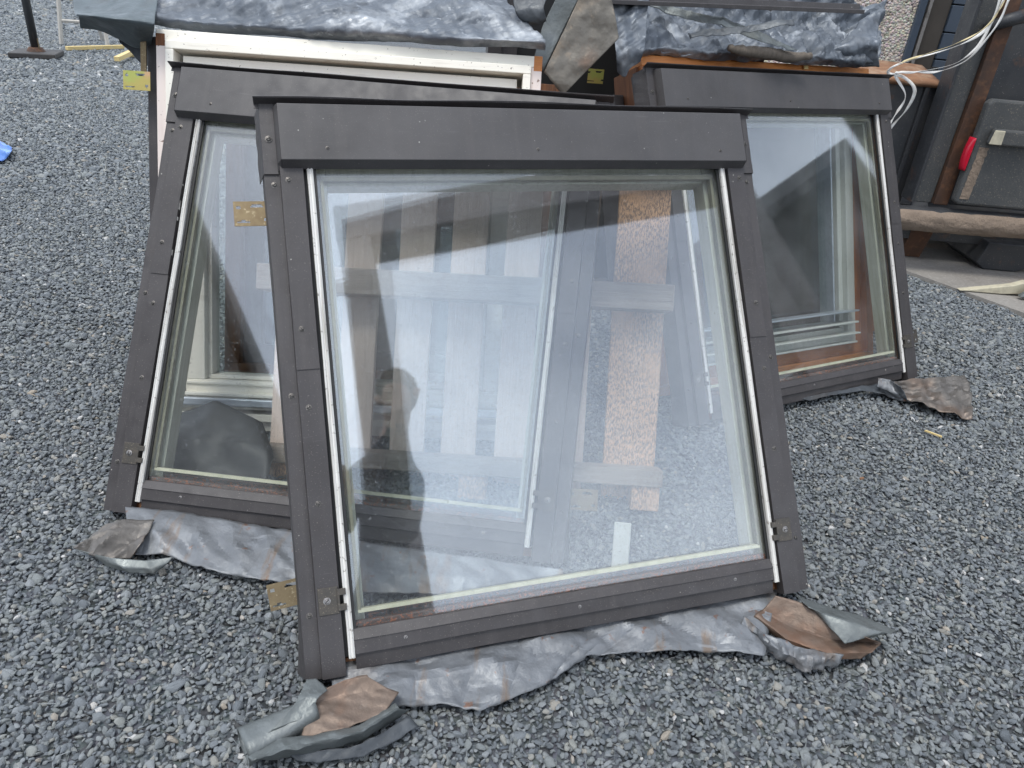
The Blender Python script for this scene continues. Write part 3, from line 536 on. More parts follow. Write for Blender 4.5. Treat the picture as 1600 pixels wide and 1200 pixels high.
def make_window(label, q):
    W = thing('roof_window', frame_matrix(q), label, 'window', 'dark clad roof windows leaning on the gravel')
    for s in (-1, 1):
        side_cover(W, s)
        # off-white glazing strip with two ridges
        g = G()
        def strip_poly(d): return [(s*(.4665), -.012), (s*.4665, .0005), (s*.4695, .003), (s*.4715, .0005), (s*.4735, .0005), (s*.4755, .003), (s*.4785, .0005), (s*.4785, -.012)]
        pl = strip_poly(0); ny = 24; n = len(pl); v = []; f = []
        for j in range(ny+1):
            y = -.001+(.972)*j/ny
            w = .0012*noise.noise(Vector((s*2, y*5, q[0])))
            v += [(x+w, y, z) for x, z in pl]
        for j in range(ny): f += [(j*n+i, j*n+(i+1) % n, (j+1)*n+(i+1) % n, (j+1)*n+i) for i in range(n)]
        f += [tuple(range(n)), tuple(range(ny*n, ny*n+n))]
        g.add(v, f).make('glazing_strip', M_STRIP, W)
        G().box(min(s*.4790, s*.4862), max(s*.4790, s*.4862), 0, .972, -.020, -.016).make('rubber_gasket', M_GASKET, W)
        G().box(min(s*.4600, s*.4662), max(s*.4600, s*.4662), .03, .972, -.0112, -.006).make('rubber_gasket', M_GASKET, W)
        # timber: sash jamb and outer frame jamb
        G().box(min(s*.440, s*.484), max(s*.440, s*.484), -.005, 1.0, -.085, -.0385).make('sash_jamb', M_SASH, W, bevel=.002)
        G().box(min(s*.486, s*.548), max(s*.486, s*.548), -.025, 1.09, -.105, -.024).make('frame_jamb', M_FRAMEWOOD, W, bevel=.002)
        # spacer between the panes
        G().box(min(s*.447, s*.4535), max(s*.447, s*.4535), .083, .957, -.0312, -.0178).make('spacer_bar', M_SPACERD, W)
        # sash bracket: plate, clip prongs, screw
        br = G().box(min(s*.4885, s*.526), max(s*.4885, s*.526), .087, .138, .0008, .0028).box(min(s*.474, s*.490), max(s*.474, s*.490), .121, .133, .0012, .0065).box(min(s*.474, s*.490), max(s*.474, s*.490), .092, .104, .0012, .0065).box(min(s*.486, s*.4905), max(s*.486, s*.4905), .092, .133, -.008, .0064).make('sash_bracket', M_BRACKET, W, bevel=.0006)
        screw(br, s*.510, .113, .0028, SCREW_S, 1.15)
        for (x, y) in ((.514, .640), (.513, .485), (.511, .298), (.515, .942)):
            screw(W, s*x, y, .0022 if y > .56 else .0, SCREW)
        for (x, y) in ((.543, .937), (.5435, .511), (.5445, .088)):
            screw(W, s*x, y, -.0120, SCREW)
    G().box(-.4528, .4528, .0775, .0852, -.0312, -.0178).make('spacer_bar', M_SPACER, W)
    G().box(-.4528, .4528, .9475, .957, -.0312, -.0178).make('spacer_bar', M_SPACERD, W)
    G().box(-.4658, .4658, .028, .968, -.0176, -.0136).make('outer_pane', M_GLASS_OUT, W)
    G().box(-.4658, .4658, .062, .968, -.0354, -.0314).make('inner_pane', M_GLASS_IN, W)
    for x in (.0, .30):
        G().box(x-.011, x+.011, .952, .959, -.0305, -.0185).make('glazing_block', M_STRIP, W)
    G().box(-.4395, .4395, -.004, .070, -.085, -.0385).box(-.4655, .4655, .012, .0615, -.0375, -.0195).make('sash_bottom_rail', M_RAIL, W, bevel=.002)
    G().box(-.4395, .4395, .945, 1.0, -.085, -.0385).make('sash_top_rail', M_SASH, W, bevel=.002)
    G().box(-.4855, .4855, -.025, -.006, -.105, -.030).make('frame_bottom_rail', M_FRAMEWOOD, W, bevel=.002)
    G().box(-.4855, .4855, 1.01, 1.09, -.105, -.024).make('frame_top_rail', M_FRAMEWOOD, W, bevel=.002)
    # stepped sill cladding: three bands
    def band(name, prof):
        nx = 30; n = len(prof); v = []; f = []
        for i in range(nx+1):
            x = -.4655+.931*i/nx
            for k, (y, z) in enumerate(prof):
                w = .0010*noise.noise(Vector((x*5, k*2.0, q[1]*3))); v.append((x, y+w, z+w*.6))
        for i in range(nx): f += [(i*n+k, i*n+k+1, (i+1)*n+k+1, (i+1)*n+k) for k in range(n-1)]
        o = meshobj(name, v, f, M_CLAD, W, solid=.0012); fix_normals(o.data); return o
    band('sill_cap', [(.052, -.0125), (.051, -.0065), (.0335, .0035), (.0325, -.002)])
    b2 = band('sill_cladding', [(.0335, -.0015), (.0325, .0005), (.0065, .0015), (.005, -.010)])
    band('sill_drip', [(.0075, -.012), (.004, -.006), (-.024, -.010), (-.027, -.020), (-.027, -.06)])
    for x in (-.368, -.004, .367): screw(b2, x, .0215, .0012, SCREW_S, .62)
    # hood over the top rail
    H = G()
    H.prism([(.965, -.001), (.976, .024), (1.092, .023), (1.0935, .018), (1.094, -.004)], 'x', -.526, .526)
    v = []
    # sloped end cheeks
    for s in (-1, 1):
        H.add([(s*.526, .965, -.001), (s*.526, .976, .024), (s*.526, 1.092, .023), (s*.526, 1.094, -.004), (s*.5345, .964, -.008), (s*.5335, .976, .000), (s*.5335, 1.094, .000), (s*.5345, 1.098, -.008)], [(0, 1, 5, 4), (1, 2, 6, 5), (2, 3, 7, 6), (4, 5, 6, 7)])
    hood = H.make('hood', M_HOOD, W, bevel=.0012)
    for s in (-1, 1):
        p = [(s*.533, -.0075), (s*.5605, -.0075), (s*.5640, -.024), (s*.5715, -.062)]
        ny = 10; v = []; f = []
        for j in range(ny+1):
            y = .958+.146*j/ny
            for i, (x, z) in enumerate(p):
                w = (.0035 if i == 3 else .0012)*noise.noise(Vector((s+i, y*24, q[0]*4))); v.append((x+w, y, z+w))
        for j in range(ny): f += [(j*4+i, j*4+i+1, (j+1)*4+i+1, (j+1)*4+i) for i in range(3)]
        fl = meshobj('hood_flange', v, f, M_CLAD, W, solid=.0013); fix_normals(fl.data)
        screw(fl, s*.547, 1.03, -.0066, SCREW, 1.15)
    # raised lip behind the hood
    nx = 40; v = []; f = []
    for i in range(nx+1):
        x = -.5705+1.141*i/nx; w = .004*noise.noise(Vector((x*4, q[0]*9, 0)))
        v += [(x, 1.095, -.010), (x, 1.1045, -.010+w), (x, 1.1085+w*.6, .012+w), (x, 1.1105+w, .014+w)]
    for i in range(nx): f += [(i*4+k, i*4+k+1, i*4+5+k, i*4+4+k) for k in range(3)]
    lip = meshobj('hood_lip', v, f, M_CLAD, W, solid=.0013); fix_normals(lip.data)
    for x in (-.435, .01, .459): screw(hood, x, 1.0, .0238, SCREW, .62)
    return W
WF = make_window('dark-framed roof window in front of the other two, showing the photographer\'s reflection', (0.1902, 1.1211, 0.0746, 0.3155, 0.6093, 0.0181))
WL = make_window('dark-framed roof window leaning behind the front one beside the open gravel', (-0.4031, 1.3534, 0.0624, -0.07, 0.6011, 0.0196))
WR = make_window('dark-framed roof window leaning against the pine frame next to the trailer', (1.0665, 2.3035, 0.0469, 0.5104, 0.492, -0.0073))
# fixing plates screwed to the outside of the jambs
def fixing(W, s, v, n, mat, rot=0.0, off=.036):
    o = plate_with_holes('fixing_plate', .072, .052, .0022, HOLES, mat, W); o.location = (s*(.566+off), v, n); o.rotation_euler = (0, 0, rot); return o
fixing(WF, -1, .90, -.075, M_BRASS, .0, .026); fixing(WF, -1, .125, -.082, M_BRASS, .1, .018)
fixing(WL, 1, .12, -.085, M_BRASS, .05, .030); fixing(WR, 1, .125, -.02, M_BRACKET, 0, -.01)
# chipped paint on the left window's inner cover edge
for v in (.905, .885, .79, .745, .738, .728, .70, .61):
    G().box(-.4868, -.4856, v, v+random.uniform(.004, .014), -.006, .0006).make('bare_metal_chip', M_STRIP, WL)

# ------------------------------------------------------------------ the white painted window (inside face towards us) in the stack
QW = (-0.4865, 1.8226, 0.0044, 0.0672, 0.3579, 0.011)
WW = thing('painted_window', frame_matrix(QW), 'cream painted window frame in the stack behind, topped with oxidised lead', 'window')
def ring(name, parent, mat, x0, x1, y0, y1, w, z0, z1, mat_v=None, bevel=.002, wb=None, wt=None):
    wb = wb or w; wt = wt or w
    box(name+'_top', mat, parent, x0, x1, y1-wt, y1, z0, z1, bevel); box(name+'_bottom', mat, parent, x0, x1, y0, y0+wb, z0, z1, bevel)
    for a in (x0, x1-w): box(name+'_jamb', mat_v or mat, parent, a, a+w, y0+wb+.0005, y1-wt-.0005, z0, z1, bevel)
ring('outer_frame', WW, M_CREAM, -.529, .529, 0, 1.106, .030, -.14, -.004, M_PINK)
ring('frame_bead', WW, M_CREAM, -.498, .498, .031, 1.075, .022, -.14, .014)
ring('sash', WW, M_CREAM, -.462, .462, .085, 1.044, .055, -.115, -.016, wb=.06)
ring('sash_bead', WW, M_CREAM, -.406, .406, .146, .987, .012, -.105, -.040)
G().box(-.405, .405, .150, .985, -.098, -.094).make('pane', M_GLASS_OLD, WW)
G().box(-.405, .405, .150, .985, -.080, -.076).make('pane', M_GLASS_OLD, WW)
for i, (y, zz, hh) in enumerate(((.100, .006, .010), (.132, -.010, .008), (.066, .012, .008))):
    box('sill_ledge', M_CREAM, WW, -.46, .46, y, y+hh, -.06, zz, .002)
box('vent_flap', M_FLAP, WW, -.485, .485, .076, .098, .012, .030, .003)
box('bare_pine_corner', M_PINE, WW, .506, .5295, 1.066, 1.1065, -.06, -.0035, .001)
box('broken_corner', M_PINED, WW, -.531, -.502, 1.060, 1.098, -.05, -.0036, .004)
box('side_cladding', M_CLAD, WW, -.575, -.532, -.02, 1.10, -.16, -.055, .003)
o = plate_with_holes('fixing_plate', .072, .050, .0022, HOLES, M_ZINC, WW); o.location = (-.581, .967, -.004)
G().box(-.575, -.560, .995, 1.075, -.018, -.014).make('plate_tongue', M_BRASS, WW)
# the pine framed window leaning behind the right-hand one
QN = (0.9824, 2.4667, 0.0079, 0.4927, 0.3958, -0.0102)
WN = thing('pine_window', frame_matrix(QN), 'varnished orange pine window with white sash in the stack beside the trailer', 'window')
ring('outer_frame', WN, M_PINE, -.529, .529, 0, 1.124, .034, -.13, -.004, M_PINEV)
ring('frame_bead', WN, M_PINE, -.4945, .4945, .0345, 1.089, .045, -.13, -.030, M_PINEV)
ring('sash', WN, M_WSASH, -.448, .448, .08, 1.042, .040, -.125, -.020)
ring('sash_inner', WN, M_WSASH, -.4075, .4075, .1205, 1.0015, .022, -.125, -.042)
ring('sash_bead', WN, M_GEDGE, -.384, .384, .145, .961, .012, -.12, -.06)
ring('aluminium_edge', WN, M_FLAP, -.371, .371, .158, .948, .008, -.118, -.048)
G().box(-.367, .367, .162, .944, -.102, -.098).make('pane', M_GLASS_OLD, WN)
G().box(-.367, .367, .162, .944, -.084, -.080).make('pane', M_GLASS_OLD, WN)
for y, d, t in ((.118, .028, .007), (.160, .020, .008), (.205, .024, .007), (.082, .012, .008)):
    box('louvre_slat', M_WSASH if y != .205 else M_FLAP, WN, -.42, .42, y, y+t, -.05, d, .002)
for x in (-.53, .53): box('side_board', M_PINED, WN, x-.010 if x < 0 else x, x if x < 0 else x+.010, -.01, 1.09, -.15, -.02, .002)
box('side_cladding', M_CLAD, WN, -.585, -.545, -.01, 1.02, -.20, -.09, .003)
G().box(.18, .20, 1.105, 1.16, .0, .006).make('splinter', M_PLANK, WN).rotation_euler = (0, 0, 0)
# frames added behind the stacks; black panels stand in for the shade there
def back_frame(q, label, mats, h=1.0, solid_panel=False):
    t = thing('window_frame', frame_matrix(q), label, 'window frame', 'added dark-backed frames at the back of the stacks')
    ring('outer_frame', t, mats[0], -.529, .529, 0, h, .05, -.12, 0, mats[1])
    ring('sash', t, mats[2], -.478, .478, .051, h-.051, .06, -.10, -.03, mats[2])
    G().box(-.42, .42, .111, h-.111, -.075, -.071).make('added_shade_panel' if solid_panel else 'pane', M_GASKET if solid_panel else M_GLASS_OLD, t)
    o = plate_with_holes('fixing_plate', .06, .05, .002, HOLES, M_ZINC, t); o.location = (-.12 if solid_panel else .25, .93 if solid_panel else .83, .012)
    return t
back_frame((-.42, 2.13, .005, .06, .34, 0), 'dark timber frame with added black backing directly behind the cream painted window', (M_PINED, M_PINED, M_CLAD), 1.0, True)
back_frame((1.17, 2.80, .005, .4927, .41, 0), 'added dark frame shading the view behind the pine window beside the trailer', (M_PINED, M_PINED, M_CLAD), 1.0, True)
back_frame((.33, 2.99, .005, .14, .03, 0), 'added dark frame filling the shaded gap between the two stacks', (M_CLAD, M_CLAD, M_CLAD), 1.34, True)

# ------------------------------------------------------------------ pallet
PT = thing('pallet', frame_matrix((0.0, 1.575, 0.0, -.05, .475, .055)), 'grey slatted timber pallet standing on edge behind the glass', 'pallet')
for i, (x, w) in enumerate(((-.672, .097), (-.484, .099), (-.330, .097), (-.184, .097), (-.033, .095), (.118, .097), (.272, .142))):
    yb = random.uniform(.0, .012)
    g = G(); n = 12; v = []; f = []
    for j in range(n+1):
        y = yb+(1.02-yb)*j/n; a = .0015*noise.noise(Vector((i*3, y*7, 0))); b = .0015*noise.noise(Vector((i*3+9, y*7, 0)))
        v += [(x+a, y, -.112), (x+w+b, y, -.112), (x+w+b, y, -.092), (x+a, y, -.092)]
    for j in range(n): f += [(j*4+k, j*4+(k+1) % 4, j*4+4+(k+1) % 4, j*4+4+k) for k in range(4)]
    f += [(0, 1, 2, 3), (n*4+3, n*4+2, n*4+1, n*4)]
    g.add(v, f).make('board', M_PALLETM if i == 6 else M_PALLET, PT, bevel=.0015)
for y, h in ((.535, .070), (.066, .045), (.94, .06)): box('batten', M_BATTEN, PT, -.70, .425, y, y+h, -.091, -.002, .003)
for x in (-.66, -.12, .345): box('block', M_PALLETM, PT, x, x+.075, .0, .0655, -.0905, -.012, .003)

# ------------------------------------------------------------------ loose bits behind the glass
pk = G(); pk.box(-.020, .020, -.008, .008, 0, .11); o = pk.make('plank', M_WSASH, bevel=.002); o.location = (.30, 1.36, .0); o.rotation_euler = (R(-32), R(-8), R(-12)); tag(o, 'short white painted board propped on the gravel behind the front glass', 'board')
o = sheet('felt_offcut', [[(-.95, 1.66, .10), (-.80, 1.70, .16), (-.66, 1.66, .13)], [(-.96, 1.58, .09), (-.80, 1.58, .12), (-.60, 1.56, .10)], [(-.92, 1.50, .02), (-.78, 1.49, .03), (-.60, 1.47, .02)]], 26, 20, M_GASKET, amp=.004, freq=7, crumple=.010, linear=True, seed=4); tag(o, 'crumpled black felt offcut behind the glass of the rear roof window', 'roofing felt')

# ------------------------------------------------------------------ lead aprons and bent flashing corners on the ground
o = sheet('lead_apron', APRON_FRONT, 130, 26, M_LEAD, crease=14, amp=.002, freq=14, crumple=.0085, cfreq=8, fold=.007, foldfreq=27, linear=True, ragged=.004, seed=1, floor=.006); tag(o, 'long wavy grey lead apron spilling out below the front roof window', 'lead apron')
o = sheet('lead_apron', APRON_LEFT, 120, 24, M_LEAD, crease=14, amp=.002, freq=14, crumple=.0085, cfreq=8, fold=.007, foldfreq=22, linear=True, ragged=.004, seed=2, floor=.006); tag(o, 'rust-spotted lead apron under the roof window behind, passing behind the front frame', 'lead apron')
o = sheet('lead_apron', APRON_RIGHT, 40, 10, M_LEADDARK, amp=.006, freq=14, ragged=.004, seed=3, floor=.005); tag(o, 'narrow dark lead apron under the roof window by the trailer', 'lead apron')
c = thing('flashing_corner', Matrix.Translation((-.36, .92, 0)), 'crumpled brown and green-grey flashing corner nearest the camera', 'flashing')
sheet('brown_tray', CORNER_FL_BROWN, 34, 30, M_BROWNSHEET, c, crease=15, amp=.001, freq=16, crumple=.007, cfreq=6, ragged=.003, linear=True, seed=5)
sheet('folded_sleeve', CORNER_FL_SLEEVE, 26, 34, M_GREENGREY, c, amp=.002, freq=14, crumple=.004, linear=True, seed=6, ragged=.002)
sheet('rolled_edge', CORNER_FL_ROLL, 50, 16, M_GREENGREY, c, amp=.003, freq=18, crumple=.006, linear=True, seed=7, ragged=.003)
v = []; f = []; path = cr_line([(-.405, .792, .034), (-.37, .818, .036), (-.335, .842, .04), (-.30, .866, .05)], 14)
for i, p in enumerate(path):
    d = (path[min(i+1, 13)]-path[max(i-1, 0)]); sd_ = Vector((-d[1], d[0], 0)).normalized()
    for k in range(14):
        a = 2*math.pi*k/14; rw = .034-.012*i/13; rh = .021+.003*noise.noise(Vector((i*.4, k, 0)))
        ca, sa = math.cos(a), math.sin(a); v.append(Vector(p)-c.location+sd_*rw*(abs(ca)**.8*(1 if ca > 0 else -1))+Vector((0, 0, rh*(abs(sa)**.7*(1 if sa > 0 else -1)))))
for i in range(13): f += [(i*14+k, i*14+(k+1) % 14, (i+1)*14+(k+1) % 14, (i+1)*14+k) for k in range(14)]
meshobj('open_sleeve_end', v, f, M_GREENGREY, c, smooth=True, solid=.002)
sheet('lead_underlay', CORNER_FL_UNDER, 40, 10, M_LEADDARK, c, amp=.006, freq=22, seed=8, ragged=.004)
c = thing('flashing_corner', Matrix.Translation((.80, 1.2, 0)), 'brown trough and grey folded flashing corner at the front window\'s far foot', 'flashing')
sheet('brown_trough', CORNER_FR_BROWN, 46, 26, M_BROWNSHEET, c, crease=15, crumple=.005, cfreq=6, amp=.001, freq=15, linear=True, seed=9, ragged=.003)
sheet('folded_sheet', CORNER_FR_GREY, 40, 24, M_GREENGREY, c, crease=15, crumple=.004, cfreq=6, amp=.001, freq=12, linear=True, seed=10, ragged=.002)
sheet('silver_lead', CORNER_FR_LEAD, 50, 20, M_LEAD, c, amp=.004, freq=24, crumple=.012, cfreq=12, linear=True, seed=11, ragged=.005)
c = thing('flashing_corner', Matrix.Translation((-.9, 1.28, 0)), 'stained flashing corner lying on the open gravel under the rear window\'s foot', 'flashing')
sheet('stained_flap', CORNER_LEFT_TOP, 30, 26, M_GREYBROWN, c, amp=.003, freq=16, crumple=.014, cfreq=9, linear=True, seed=12, ragged=.003)
sheet('lower_strip', CORNER_LEFT_UNDER, 40, 14, M_GREENGREY, c, amp=.003, freq=16, linear=True, seed=13, ragged=.002)
c = thing('flashing_corner', Matrix.Translation((1.5, 2.4, 0)), 'torn brown flashing corner on the gravel near the trailer', 'flashing')
sheet('brown_tray', CORNER_R_BROWN, 44, 26, M_GREYBROWN, c, amp=.004, freq=14, crumple=.018, cfreq=7, linear=True, seed=14, ragged=.004)
sheet('silver_fold', CORNER_R_FOLD, 26, 18, M_LEAD, c, amp=.008, freq=16, sharp=.008, linear=True, seed=15, ragged=.003)

# ------------------------------------------------------------------ lead and flashing heaped on the stacks
o = sheet('lead_sheet', LEAD_WHITE, 150, 70, M_LEADOX, amp=.006, freq=6, crumple=.026, cfreq=4.5, hem=.15, ragged=.004, seed=16); tag(o, 'white-oxidised lead sheet draped over the cream window stack', 'lead sheet')
c = thing('lead_flap', Matrix.Translation((-1.05, 2.2, 1.0)), 'smooth dark folded sheet corner jutting out over the open gravel', 'flashing')
sheet('upper_fold', LEAD_FLAP, 50, 50, M_LEADFLAP, c, amp=.004, freq=6, crumple=.006, cfreq=3, seed=17)
sheet('under_fold', LEAD_FLAP_UNDER, 30, 20, M_LEADDARK, c, amp=.005, freq=7, seed=18)
o = sheet('lead_sheet', LEAD_PINE, 190, 120, M_LEADOX, amp=.012, freq=9, crumple=.044, cfreq=4.4, hem=.04, seed=19, ragged=.004); tag(o, 'heavily crumpled lead sheet heaped on the pine window', 'lead sheet')
o = sheet('lead_peak', LEAD_PINE_PEAK, 40, 40, M_LEADOX, amp=.008, freq=11, crumple=.016, cfreq=6, seed=20, ragged=.003); tag(o, 'upright pointed lead corner against the pebble-dashed wall', 'lead sheet')
o = sheet('lead_cascade', LEAD_CASCADE, 36, 70, M_LEADOX, amp=.008, freq=10, crumple=.022, cfreq=5, seed=21, ragged=.003); tag(o, 'hanging lead fold between the two window stacks', 'lead sheet')
o = sheet('lead_strip', LEAD_BAND, 50, 10, M_GREENGREY, amp=.010, freq=12, sharp=.006, seed=22, ragged=.003); tag(o, 'twisted lead strip trailing down across the crumpled heap', 'lead strip')
o = sheet('lead_strip', LEAD_RIDGE, 50, 10, M_LEADDARK, amp=.012, freq=14, sharp=.008, seed=23, ragged=.003); tag(o, 'dark lead strip lying level across the crumpled heap', 'lead strip')
c = thing('bent_flashing', Matrix.Translation((.1, 2.3, 1.0)), 'bent mud-stained metal flashing wedged between the two stacks', 'flashing')
sheet('stained_face', BENT_FLASHING, 40, 44, M_BENT, c, amp=.005, freq=14, crumple=.006, cfreq=7, seed=24, linear=True, ragged=.002)
sheet('turned_edge', BENT_FLASHING_LEFT, 24, 14, M_GREENGREY, c, amp=.002, freq=9, seed=25, linear=True)
o = sheet('dark_sheet', DARK_SHEET, 24, 24, M_LEADDARK, amp=.006, freq=10, sharp=.008, seed=26, ragged=.003); tag(o, 'dark torn sheet scrap at the end of the draped lead', 'lead sheet')
# loose cladding rail across the top of the heap, bark-brown strip on the lead
g = G().prism([(-.02, -.012), (.02, -.012), (.02, .016), (.012, .016), (.008, .0), (-.02, .0)], 'x', 0, .95); o = g.make('cladding_rail', M_CLAD, bevel=.001)
o.location = (.145, 2.56, 1.195); o.rotation_euler = (0, R(-2.2), R(16)); tag(o, 'dark cladding rail lying across the top of the crumpled lead', 'rail')
pts = cr_line([(.605, 2.655, 1.088), (.66, 2.67, 1.082), (.75, 2.69, 1.08), (.83, 2.72, 1.074), (.904, 2.745, 1.082)], 24)
g = G(); g.tube([Vector(p)+Vector((0, 0, .004*noise.noise(Vector((i*.7, 0, 0))))) for i, p in enumerate(pts)], [.008+.011*math.sin(math.pi*min(max((i+2)/27, 0), 1))+.003*noise.noise(Vector((i*.9, 3, 0))) for i in range(24)], 9)
o = g.make('rubber_strip', M_GREYWOOD, smooth=True); tag(o, 'brown bark-like strip lying along the lead heap', 'strip')

# ------------------------------------------------------------------ trailer
m = Mat('black_steel', (.028, .030, .034), .5, .1); m.mix(m.noise(4, 5, .6, lo=.45, hi=.7), (.06, .058, .056), .6); m.mix(m.noise(9, 5, .65, lo=.60, hi=.72), (.13, .06, .03), .6); m.mix(m.noise(160, 3, lo=.66, hi=.72), (.3, .28, .25), .5); m.rough(m.noise(12, 4, lo=.3, hi=.7), .35, .7); M_BSTEEL = m.done()
m = Mat('rusted_steel', (.085, .040, .022), .8); m.mix(m.noise(7, 6, .65, lo=.4, hi=.65), (.038, .024, .018), .8); m.mix(m.noise(26, 5, .6, lo=.52, hi=.72), (.20, .09, .04), .5); m.bump(m.noise(90, 4, lo=.3, hi=.7), .001, .5); M_RUST = m.done()
m = Mat('orange_rust', (.27, .14, .075), .85); m.mix(m.noise(9, 6, .65, (1, 3, 3), .4, .65), (.16, .085, .05), .8); m.mix(m.noise(14, 5, lo=.5, hi=.66), (.36, .25, .17), .7); M_ORUST = m.done()
m = Mat('dusty_plastic', (.052, .055, .056), .7); m.mix(m.noise(6, 5, .6, lo=.4, hi=.7), (.085, .085, .082), .6); m.mix(m.noise(150, 4, lo=.60, hi=.68), (.26, .22, .17), .5); m.bump(m.noise(120, 4, lo=.3, hi=.7), .002, .4); M_PLASTIC = m.done()
m = Mat('dried_mud', (.24, .185, .14), .95); m.mix(m.noise(9, 6, .65, lo=.4, hi=.7), (.165, .128, .10), .7); m.bump(m.noise(30, 6, .65, lo=.3, hi=.7), .008, .8); M_MUD = m.done()
m = Mat('red_lens', (.46, .010, .03), .25); M_RED = m.done()
m = Mat('beige_tape', (.50, .46, .34), .6); m.mix(m.noise(30, 4, lo=.45, hi=.7), (.30, .27, .21), .6); M_BEIGE = m.done()
TR = thing('trailer', Matrix.Translation((2.1, 4.05, 0)), 'black steel trailer with rusty edges and muddy axle tube', 'trailer')
X0, Y0 = 2.1, 4.05
def tb(name, mat, x0, x1, y0, y1, z0, z1, bevel=.004): return box(name, mat, TR, x0-X0, x1-X0, y0-Y0, y1-Y0, z0, z1, bevel)
tb('side_panel', M_BSTEEL, 1.60, 2.06, 4.16, 4.20, .30, .925)
tb('panel_rib', M_BSTEEL, 1.985, 2.010, 4.14, 4.159, .30, .925)
tb('panel_frame', M_RUST, 1.60, 1.70, 4.135, 4.158, .845, .90)
g = G(); v = []; f = []
for i in range(19):
    x = 1.58+.48*i/18; w = .012*noise.noise(Vector((x*9, 0, 0)))
    for (y, z) in ((4.14, .915), (4.13, .932+w*.4), (4.155, .945+w), (4.42, 1.0+w*.5), (4.44, .985)): v.append((x-X0, y-Y0, z))
for i in range(18): f += [(i*5+k, i*5+k+1, i*5+6+k, i*5+5+k) for k in range(4)]
g.add(v, f).make('rusty_top_flange', M_ORUST, TR, smooth=True, solid=.006)
# upright channel post: web plus flanges
tb('channel_flange', M_BSTEEL, 2.030, 2.046, 3.99, 4.12, .36, 1.9)
tb('channel_web', M_PLASTIC, 2.047, 2.150, 4.02, 4.045, .36, 1.9)
tb('channel_edge', M_RUST, 2.151, 2.225, 3.99, 4.10, .36, 1.9)
g = G(); g.add([(2.047-X0, 3.975-Y0, .30), (2.135-X0, 3.985-Y0, .30), (2.135-X0, 4.02-Y0, .36), (2.047-X0, 4.02-Y0, .36), (2.047-X0, 3.975-Y0, .26), (2.135-X0, 3.985-Y0, .26), (2.135-X0, 4.045-Y0, .26), (2.047-X0, 4.045-Y0, .26)], BOXF); g.make('foot_gusset', M_BSTEEL, TR)
G().tube([(2.10-X0, 4.0-Y0, 1.20), (2.18-X0, 3.97-Y0, 1.245), (2.25-X0, 3.97-Y0, 1.27)], [.022, .030, .032], 14).make('hinge_pin', M_BSTEEL, TR, smooth=True)
tb('bed_interior', M_BSTEEL, 2.216, 3.1, 4.30, 4.36, .2, 1.9)
tb('bed_floor', M_BSTEEL, 1.62, 3.1, 4.21, 5.2, .26, .30)
# rear guard plate with lamp, grab bar and mud
g = G(); g.prism([(2.205-X0, .402), (2.225-X0, .390), (2.9-X0, .390), (2.9-X0, .905), (2.215-X0, .905), (2.195-X0, .885)], 'y', 3.90-Y0, 3.955-Y0)
gp = g.make('guard_plate', M_PLASTIC, TR, bevel=.012)
g = G(); g.prism([(2.245-X0, .70), (2.9-X0, .70), (2.9-X0, .775), (2.255-X0, .775)], 'y', 3.855-Y0, 3.899-Y0); g.make('grab_bar', M_PLASTIC, gp, bevel=.010)
G().prism([(2.238-X0, .704), (2.300-X0, .704), (2.296-X0, .771), (2.246-X0, .771)], 'y', 3.848-Y0, 3.8545-Y0).make('beige_end_cap', M_BEIGE, gp, bevel=.004)
g = G(); v = []; f = []
for j in range(13):
    t = j/12; z = .56+.16*t; d = .020*math.sin(math.pi*(.06+.9*t))**.5
    for i in range(7):
        a = math.pi*i/6; v.append((2.196-X0-d*math.sin(a)*1.1, 3.928-Y0-.032*math.cos(a), z))
for j in range(12): f += [(j*7+i, j*7+i+1, j*7+8+i, j*7+7+i) for i in range(6)]
f += [tuple(range(7)), tuple(range(84, 91))]
g.add(v, f).make('tail_lamp', M_RED, gp, smooth=True)
mv = []; mf = []
for j in range(30):
    z = .42+.26*j/29
    for i in range(5):
        x = 2.222+.012*i+.006*noise.noise(Vector((j*.5, i, 2)))+.02*(j/29)*.3; e = .5+.5*noise.noise(Vector((i*.9, j*.6, 5)))
        mv.append((x-X0, 3.899-Y0-.006*max(e, .05)*(0 if i in (0, 4) else 1), z))
for j in range(29): mf += [(j*5+i, j*5+i+1, j*5+6+i, j*5+5+i) for i in range(4)]
meshobj('mud_streak', mv, mf, M_MUD, gp, smooth=True)
pts = [(1.88-X0+1.2*i/30, 3.95-Y0, .288+.018*i/30) for i in range(31)]
ax = G(); ax.tube(pts, [.062+.003*noise.noise(Vector((i*.5, 0, 0))) for i in range(31)], 24).make('axle_tube', M_BSTEEL, TR, smooth=True)
mv = []; mf = []; na = 22; nl = 70
for i in range(nl):
    x = 1.90+1.12*i/(nl-1); zc = .288+.018*(x-1.88)/1.2
    for k in range(na):
        a = math.pi*(.70+1.0*k/(na-1)); ed = min(1, k/4, (na-1-k)/4)
        r = .0615+.007*max(0, .9+noise.noise(Vector((x*9, a*3, 0)))+.4*noise.noise(Vector((x*26, a*8, 1))))*ed
        mv.append((x-X0, 3.95-Y0+r*math.cos(a), zc-r*math.sin(a)*-1))
for i in range(nl-1): mf += [(i*na+k, i*na+k+1, (i+1)*na+k+1, (i+1)*na+k) for k in range(na-1)]
meshobj('mud_crust', mv, mf, M_MUD, TR, smooth=True)
tb('cross_member', M_BSTEEL, 1.95, 3.1, 4.16, 4.28, .12, .27)
g = G(); g.prism([(4.12-Y0, .24), (4.22-Y0, .24), (4.26-Y0, .006), (4.20-Y0, .006)], 'x', 2.17-X0, 2.29-X0); g.make('support_leg', M_RUST, TR, bevel=.003)
